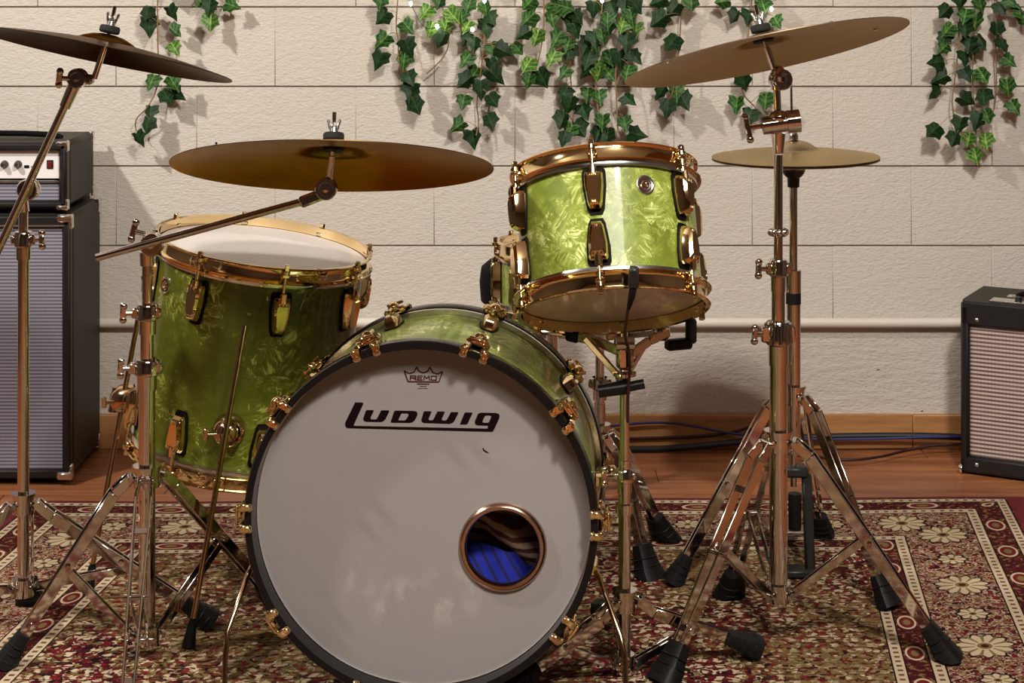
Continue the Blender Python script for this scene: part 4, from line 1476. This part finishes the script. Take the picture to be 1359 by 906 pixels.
hr, hfy, hby = -1.057, 4.290, 4.575
hl, hz0, hz1 = -1.68, ctop + .012, .803
amp = thing('amplifier_head', 'black amplifier head with white control panel on the tall cabinet', 'amplifier', ((hr + hl) / 2, (hfy + hby) / 2, ctop))
hm, hw = (hr + hl) / 2, hr - hl
MB().box((hm, (hfy + .03 + hby) / 2, (hz0 + hz1) / 2), (hw, hby - hfy - .03, hz1 - hz0), None, .011).build('cabinet_body', M['tolex'], amp)
fm = MB()
fm.box((hm, hfy + .018, hz1 - .011), (hw, .036, .022), None, .007)
fm.box((hm, hfy + .018, hz0 + .010), (hw, .036, .020), None, .007)
fm.box((hr - .0095, hfy + .018, (hz0 + hz1) / 2), (.019, .036, hz1 - hz0 - .004), None, .007)
fm.box((hl + .0095, hfy + .018, (hz0 + hz1) / 2), (.019, .036, hz1 - hz0 - .004), None, .007)
fm.build('front_frame', M['tolex_black'], amp)
zp0, zp1 = P(0, 238, hfy).z, P(0, 201, hfy).z
pn = MB().box((hm, hfy + .022, (zp0 + zp1) / 2), (hw - .040, .010, zp1 - zp0), None, .001).build('control_panel', M['panel_white'], amp)
gz0, gz1 = P(0, 268, hfy).z, P(0, 246, hfy).z
MB().box((hm, hfy + .024, (gz0 + gz1) / 2), (hw - .040, .010, gz1 - gz0)).build('grille', M['grille_silver'], amp)
MB().box((hm, hfy + .018, (gz1 + zp0) / 2), (hw - .040, .012, .006), None, .002).build('trim_strip', M['steel'], amp)
for px in (-75, -50, -26, -3, 6, 24):
    if px == -3:
        continue
    q = P(px, 218, hfy + .016)
    kn = MB().lathe([(.0001, .016), (.0058, .016), (.0066, .013), (.0082, .004), (.0095, 0), (.0095, -.002)], frame(q, (0, -1, 0)), n=24).build('knob', M['plastic_black'], pn)
    MB().lathe([(.0001, .0172), (.0050, .0172), (.0055, .0158)], frame(q, (0, -1, 0)), n=20).build('knob_cap', M['steel'], kn)
q = P(66.5, 218, hfy + .017)
MB().box(q, (.0155, .006, .0205), None, .001).build('switch_bezel', M['plastic_black'], pn)
MB().box(q + Vector((0, -.003, 0)), (.0105, .006, .0150), Matrix.Translation(q) @ Matrix.Rotation(.15, 4, 'X') @ Matrix.Translation(-q), .001).build('power_switch', M['switch_red'], pn)
q = P(35.5, 221, hfy + .017)
MB().box(q, (.012, .004, .007), None, .0008).build('input_jack', M['plastic_black'], pn)
MB().cyl(P(42, 221, hfy + .02), P(42, 221, hfy + .014), .0015, None, 8).build('pilot_lamp', M['plastic_black'], pn)
for sz, up in ((hz1, 1), (hz0, -1)):
    k = MB().box((hr - .012, hfy + .004, sz - up * .004), (.026, .014, .011), None, .003)
    k.box((hr - .001, hfy + .012, sz - up * .010), (.006, .024, .026), None, .002)
    k.build('corner_guard', M['steel'], amp)
    k = MB().box((hr - .001, hby - .008, sz - up * .010), (.006, .020, .024), None, .002)
    k.build('corner_guard', M['steel'], amp)
hp = MB().tube([(hl + .15, hfy + .10, hz1 + .001), (hl + .18, hfy + .10, hz1 + .011), (hm, hfy + .10, hz1 + .014), (hr - .06, hfy + .10, hz1 + .011), (hr - .035, hfy + .10, hz1 + .001)], .007, 10, 1)
hp.build('strap_handle', M['vinyl_black'], amp)
for sx_ in (hr - .06, hl + .06):
    for sy_ in (hfy + .06, hby - .05):
        MB().cyl((sx_, sy_, ctop), (sx_, sy_, hz0 + .002), .012, .014, 14).build('rubber_foot', M['rubber'], amp)

# ------------------------------------------------------------------ small combo amplifier
ca = Vector((1.0845, 4.375, FZ))
ux = Vector((.878, -.478, 0)).normalized()
uy = Vector((-ux.y, ux.x, 0))
FC_ = Matrix((ux, uy, Vector((0, 0, 1)))).transposed().to_4x4()
FC_.translation = ca
cwid, cdep, chgt, cz0 = .46, .232, .412, .006
combo = thing('combo_amplifier', 'small black combo amplifier with striped grille cloth near the wall', 'amplifier', (ca.x, ca.y, FZ))
# body: slightly tapered towards the top at the back
bm_ = MB()
pr = [(0.0, cz0), (cdep, cz0), (cdep - .0, chgt + .006), (.0, chgt + .006)]
bm_.prism([[(0.022, cz0), (cdep, cz0), (cdep, chgt + .002), (cdep - .006, chgt + .008), (0.022, chgt + .008)]], 0.0, cwid, Matrix(((0, 0, 1, 0), (1, 0, 0, 0), (0, 1, 0, 0), (0, 0, 0, 1))))
bm_.build('cabinet_body', M['tolex'], combo, F=FC_)
fm = MB()
fm.box((cwid / 2, .013, chgt - .022), (cwid, .026, .060), None, .006)
fm.box((cwid / 2, .013, cz0 + .020), (cwid, .026, .040), None, .006)
fm.box((.0105, .013, chgt / 2 + .003), (.021, .026, chgt - .01), None, .006)
fm.box((cwid - .0105, .013, chgt / 2 + .003), (.021, .026, chgt - .01), None, .006)
fm.build('front_frame', M['tolex_black'], combo, F=FC_)
gl = MB().box((cwid / 2, .018, (chgt - .052 + cz0 + .040) / 2), (cwid - .042, .010, chgt - .052 - cz0 - .040))
gl.build('grille', M['grille_stripe'], combo, F=FC_)
for bx_, bz_ in ((.040, chgt - .035), (.040, cz0 + .022), (cwid - .04, chgt - .035), (cwid - .04, cz0 + .022)):
    MB().sph((bx_, -.0005, bz_), (.0055, .003, .0055), n=12, m=6).build('bolt', M['steel'], combo, F=FC_)
MB().lathe([(.0001, .010), (.008, .010), (.012, .004), (.012, 0)], Matrix.Translation((.004, .01, .012)) @ Matrix.Rotation(-PI / 2, 4, 'Y'), n=14).build('corner_guard', M['steel'], combo, F=FC_)
hp = MB().tube([(.11, .10, chgt + .006), (.12, .10, chgt + .018), (.16, .10, chgt + .024), (.30, .10, chgt + .024), (.34, .10, chgt + .018), (.35, .10, chgt + .006)], .006, 10, 1)
hp.build('handle', M['vinyl_black'], combo, F=FC_)
for hx_ in (.105, .355):
    MB().box((hx_, .10, chgt + .010), (.030, .022, .008), None, .003).build('handle_cap', M['steel'], combo, F=FC_)
cp = MB().box((.235, .040, chgt + .010), (.34, .045, .004), None, .001).build('control_strip', M['steel'], combo, F=FC_)
for k in range(5):
    MB().cyl((.13 + .05 * k, .040, chgt + .011), (.13 + .05 * k, .040, chgt + .022), .009, .007, 14).build('knob', M['plastic_black'], cp, F=FC_)
for fx_ in (.05, cwid - .05):
    for fy_ in (.05, cdep - .05):
        MB().cyl((fx_, fy_, 0), (fx_, fy_, cz0 + .002), .014, None, 12).build('rubber_foot', M['rubber'], combo, F=FC_)

# ------------------------------------------------------------------ cables along the wall
yc = 4.575


def cable(name, label, pts, r, mat):
    pp = [P(a_, b_, d_) for a_, b_, d_ in pts]
    for q in pp:
        q.z = max(q.z, FZ + r)
    o_ = MB().tube(pp, r, 10, 2).build(name, M[mat], origin=(pp[0].x, pp[0].y, FZ))
    return tag(o_, label, 'cable')


cable('power_cable', 'thick black cable lying along the baseboard', [(560, 596, 4.57), (700, 597, 4.57), (835, 597, 4.565), (900, 595, 4.565), (980, 586, 4.57), (1060, 580, 4.575), (1150, 578, 4.575), (1240, 578, 4.57), (1290, 581, 4.575)], .0085, 'cable_black')
cable('instrument_cable', 'thin blue cable looping up over the black cable by the wall', [(640, 590, 4.585), (760, 572, 4.588), (835, 562, 4.588), (885, 560, 4.588), (925, 566, 4.586), (958, 573, 4.578), (985, 577, 4.560), (1040, 582, 4.548), (1110, 583, 4.546), (1170, 582, 4.546), (1220, 580, 4.546), (1285, 579, 4.552)], .0032, 'cable_blue')
cable('patch_cable', 'thin dark cable curving on the floor towards the combo amplifier', [(640, 583, 4.594), (760, 583, 4.594), (835, 582, 4.594), (960, 578, 4.594), (1008, 562, 4.565), (1040, 573, 4.528), (1062, 594, 4.505), (1085, 607, 4.45), (1125, 611, 4.42), (1165, 607, 4.45), (1205, 597, 4.515), (1240, 590, 4.53), (1290, 588, 4.535)], .0036, 'cable_brown')

# ------------------------------------------------------------------ ivy hanging on the wall
def leaf_mesh(key, var):
    rnd = random.Random(var)
    half = [(.0, .36), (.20, .46), (.44, .46), (.40, .22), (.50, .04), (.27, -.16), (.14, -.38), (.0, -.64)]
    if var % 3 == 1:
        half = [(.0, .36), (.20, .44), (.50, .30), (.38, .08), (.44, -.10), (.24, -.22), (.11, -.44), (.0, -.64)]
    elif var % 3 == 2:
        half = [(.0, .40), (.15, .50), (.40, .44), (.42, .18), (.52, -.06), (.30, -.20), (.14, -.38), (.0, -.56)]
    fold, curl = .28 + .25 * rnd.random(), .35 * rnd.random()
    mid = [(.0, .18), (.0, -.06), (.0, -.32)]
    m_ = MB()

    def z_(x, y):
        return -fold * abs(x) - curl * (y + .1) ** 2 + .03 * math.sin(9 * x + 7 * y)
    vs, fs = [], []
    for s in (1, -1):
        j = 1 + .08 * (rnd.random() - .5)
        o_ = len(vs)
        vs += [(s * x * j, y, z_(x, y)) for x, y in half] + [(0, y, z_(0, y)) for x, y in mid]
        tri = [(0, 8, 1), (1, 8, 2), (2, 8, 3), (3, 8, 9), (3, 9, 4), (4, 9, 5), (5, 9, 10), (5, 10, 6), (6, 10, 7)]
        for t in tri:
            fs.append(tuple(o_ + i for i in (t if s > 0 else reversed(t))))
    m_.add(vs, fs)
    return m_.mesh('leaf', M[key], angle=70)


LEAVES = [leaf_mesh(k, v_) for k in ('leaf_dark', 'leaf_mid', 'leaf_lime') for v_ in (3, 1, 2)]
IVY_Y = WALL_Y - .045
vines = [
    ('ivy vine with a curled end beside the dark sloping cymbal', [(211, -120), (210, -40), (209, 0), (209, 60), (212, 100), (205, 128), (193, 146), (181, 156), (179, 168), (183, 176)],
     [(195, 16), (227, 17), (198, 34), (231, 42), (231, 63), (201, 107), (229, 109), (233, 125), (221, 127), (199, 149), (195, 166), (184, 184)]),
    ('short ivy tip hanging near the edge of the dark cymbal', [(282, -120), (284, -40), (286, 0), (282, 24)], [(278, 8), (307, 7), (280, 28), (268, 0)]),
    ('narrow ivy vine with few dark leaves between cymbal and cluster', [(531, -120), (530, -40), (528, 0), (525, 35), (529, 55), (528, 80), (535, 95), (541, 112), (549, 138)],
     [(507, 23), (540, 35), (508, 54), (503, 79), (541, 62), (536, 79), (543, 102), (546, 121), (551, 140), (506, 0)]),
    ('leafy ivy vine lit by the brightest fairy lights', [(590, -120), (588, -40), (585, 0), (592, 30), (597, 58), (588, 78), (566, 98)],
     [(565, 16), (584, 2), (571, 38), (591, 38), (587, 53), (601, 21), (612, 20)]),
    ('dense ivy vine ending in a forked tip with five spread leaves', [(648, -120), (646, -40), (642, 0), (644, 40), (640, 80), (636, 110), (632, 140), (636, 160), (632, 180)],
     [(620, 34), (620, 51), (630, 57), (618, 79), (622, 7), (645, 12), (651, 23), (645, 35), (655, 65), (667, 67), (687, 64), (653, 86), (657, 101), (630, 97), (618, 108), (638, 117), (615, 133), (653, 132), (650, 160), (609, 167), (628, 183)]),
    ('ivy vine above the gap between ride cymbal and rack tom', [(720, -120), (718, -40), (722, 0), (722, 40), (716, 75), (708, 100)],
     [(703, 3), (701, 25), (696, 45), (712, 50), (700, 85), (702, 106), (720, 104), (732, 23), (739, 9), (750, 9)]),
    ('long dark ivy vine reaching down to the rack tom rim', [(762, -120), (760, -40), (757, 0), (758, 50), (756, 100), (762, 140), (758, 182)],
     [(766, 22), (756, 26), (764, 39), (739, 51), (754, 58), (733, 76), (754, 68), (749, 96), (749, 122), (756, 139), (775, 146), (747, 159), (756, 174), (768, 170), (748, 183)]),
    ('thickest ivy vine with bright leaves above the rack tom', [(806, -120), (804, -40), (800, 0), (796, 40), (792, 90), (790, 130), (800, 175)],
     [(788, 11), (812, 10), (806, 26), (807, 35), (790, 51), (780, 58), (799, 47), (786, 66), (780, 78), (810, 75), (793, 87), (779, 95), (795, 98), (807, 96), (780, 124), (795, 127), (800, 161), (795, 177), (806, 180)]),
    ('thin ivy vine with small scattered leaves over the tom badge', [(836, -120), (834, -40), (832, 0), (828, 40), (816, 90), (818, 130), (820, 175)],
     [(826, 32), (830, 8), (843, 7), (838, 21), (844, 38), (832, 54), (842, 74), (823, 78), (834, 131), (829, 163), (844, 178), (832, 95)]),
    ('sparse ivy vine passing behind the lower edge of the rivet cymbal', [(908, -120), (906, -40), (905, 0), (903, 40), (900, 80), (894, 118), (888, 138)],
     [(875, 27), (894, 13), (874, 2), (892, 55), (918, 2), (878, 122), (886, 142), (897, 120), (907, 133)]),
    ('ivy vine hanging behind the tilter of the tall stand', [(1003, -120), (1000, -40), (998, 0), (992, 60), (984, 105), (985, 125), (1000, 140), (1010, 150)],
     [(960, 2), (976, 22), (1012, 5), (1030, 28), (994, 22), (987, 108), (978, 138), (1016, 132), (995, 154)]),
    ('broad dark ivy vine on the wall above the combo amplifier', [(1276, -120), (1275, -40), (1275, 0), (1272, 60), (1268, 100), (1262, 140), (1270, 165), (1288, 195)],
     [(1255, 15), (1276, 1), (1281, 19), (1281, 37), (1257, 40), (1253, 52), (1253, 63), (1245, 82), (1249, 104), (1243, 123), (1282, 98), (1283, 134), (1274, 165), (1240, 172), (1267, 184)]),
    ('ivy vine of paler leaves ending lowest above the combo amplifier', [(1298, -120), (1296, -40), (1294, 0), (1292, 60), (1290, 110), (1294, 150), (1296, 200)],
     [(1302, 6), (1295, 28), (1287, 57), (1290, 66), (1281, 76), (1303, 55), (1304, 99), (1305, 127), (1298, 159), (1310, 153), (1286, 183), (1308, 186), (1295, 206)]),
    ('thin ivy vine with widely spaced leaves farthest along the wall', [(1326, -120), (1324, -40), (1322, 0), (1321, 60), (1323, 110), (1320, 145), (1314, 155)],
     [(1329, 10), (1342, 2), (1323, 40), (1332, 58), (1338, 80), (1337, 115), (1346, 141), (1354, 16), (1360, 26)]),
]
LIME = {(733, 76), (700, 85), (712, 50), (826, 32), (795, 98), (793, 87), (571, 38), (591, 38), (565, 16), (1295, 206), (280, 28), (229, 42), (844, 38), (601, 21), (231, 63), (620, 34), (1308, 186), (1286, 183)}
DARK_V = {2, 6, 11}
rng = random.Random(5)
for vi, (lab, stem, leaves) in enumerate(vines):
    yb = IVY_Y + .012 * math.sin(vi * 2.1)
    sp_ = [P(a_, b_, yb + .012 * math.sin(i * 1.7 + vi)) for i, (a_, b_) in enumerate(stem)]
    root = thing('ivy_vine', lab, 'ivy', (sp_[0].x, WALL_Y - .01, sp_[0].z), 'ivy vines on the block wall')
    sm = MB()
    sm.tube([Vector((sp_[0].x, WALL_Y - .004, sp_[0].z + .01))] + sp_, .0017, 6, 2)
    extra = [(stem[0][0] + rng.uniform(-22, 22), yy + rng.uniform(-6, 6)) for yy in (-20, -38, -56, -76, -96, -112)]
    for (lx, ly) in leaves + extra:
        p = P(lx, ly, yb - .006 - .026 * rng.random())
        # nearest point of the stem a little above the leaf
        best = min((a_ + (b_ - a_) * t for a_, b_ in zip(sp_, sp_[1:]) for t in (0, .25, .5, .75)), key=lambda q: (q - p - Vector((0, 0, .012))).length)
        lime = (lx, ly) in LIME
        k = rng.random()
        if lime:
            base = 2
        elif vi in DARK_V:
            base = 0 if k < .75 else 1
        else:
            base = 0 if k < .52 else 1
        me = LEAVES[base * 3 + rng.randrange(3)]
        s_ = rng.uniform(.040, .052) * (1.06 if base == 0 else 1)
        dx = p.x - best.x
        rot = max(-1.5, min(1.5, dx * 26)) * rng.uniform(.35, 1.0) + rng.uniform(-.35, .35)
        A = Matrix.Translation(p) @ Matrix.Rotation(PI / 2, 4, 'X') @ Matrix.Rotation(rot, 4, 'Z') @ Matrix.Rotation(rng.uniform(-.5, .5), 4, 'Y') @ Matrix.Rotation(rng.uniform(-.55, .2), 4, 'X') @ Matrix.Scale(s_, 4)
        place('leaf', me, root, A)
        st_end = A @ Vector((0, .40, 0))
        mid_ = (best + st_end) / 2 + Vector((0, -.006, .006))
        sm.tube([best, mid_, st_end], .0008, 4, 1)
    sm.build('stem', M['vine_stem'], root)

# ------------------------------------------------------------------ fairy lights threaded through the ivy
fl_ = thing('fairy_light_string', 'thin string of small white fairy lights woven through the ivy', 'string lights', tuple(P(545, -40, WALL_Y - .02)))
bul = [(545, 5), (580, 35), (627, 39), (643, 1), (714, -22), (799, 1), (880, -25), (960, -18), (1024, 12), (1100, -40)]
wp = []
for (a_, b_), (c_, d_) in zip(bul, bul[1:]):
    wp += [P(a_, b_, IVY_Y - .030), P((a_ + c_) / 2, max(b_, d_) + 5 if abs(c_ - a_) < 60 else (b_ + d_) / 2 - 22, IVY_Y - .004)]
wp.append(P(*bul[-1], IVY_Y - .030))
MB().tube(wp, .0007, 5, 2).build('wire', M['cable_black'], fl_)
for a_, b_ in bul:
    p = P(a_, b_, IVY_Y - .036)
    bo = MB().sph(p, (.0042, .0042, .0055), n=10, m=8).build('bulb', M['fairy_bulb'], fl_)
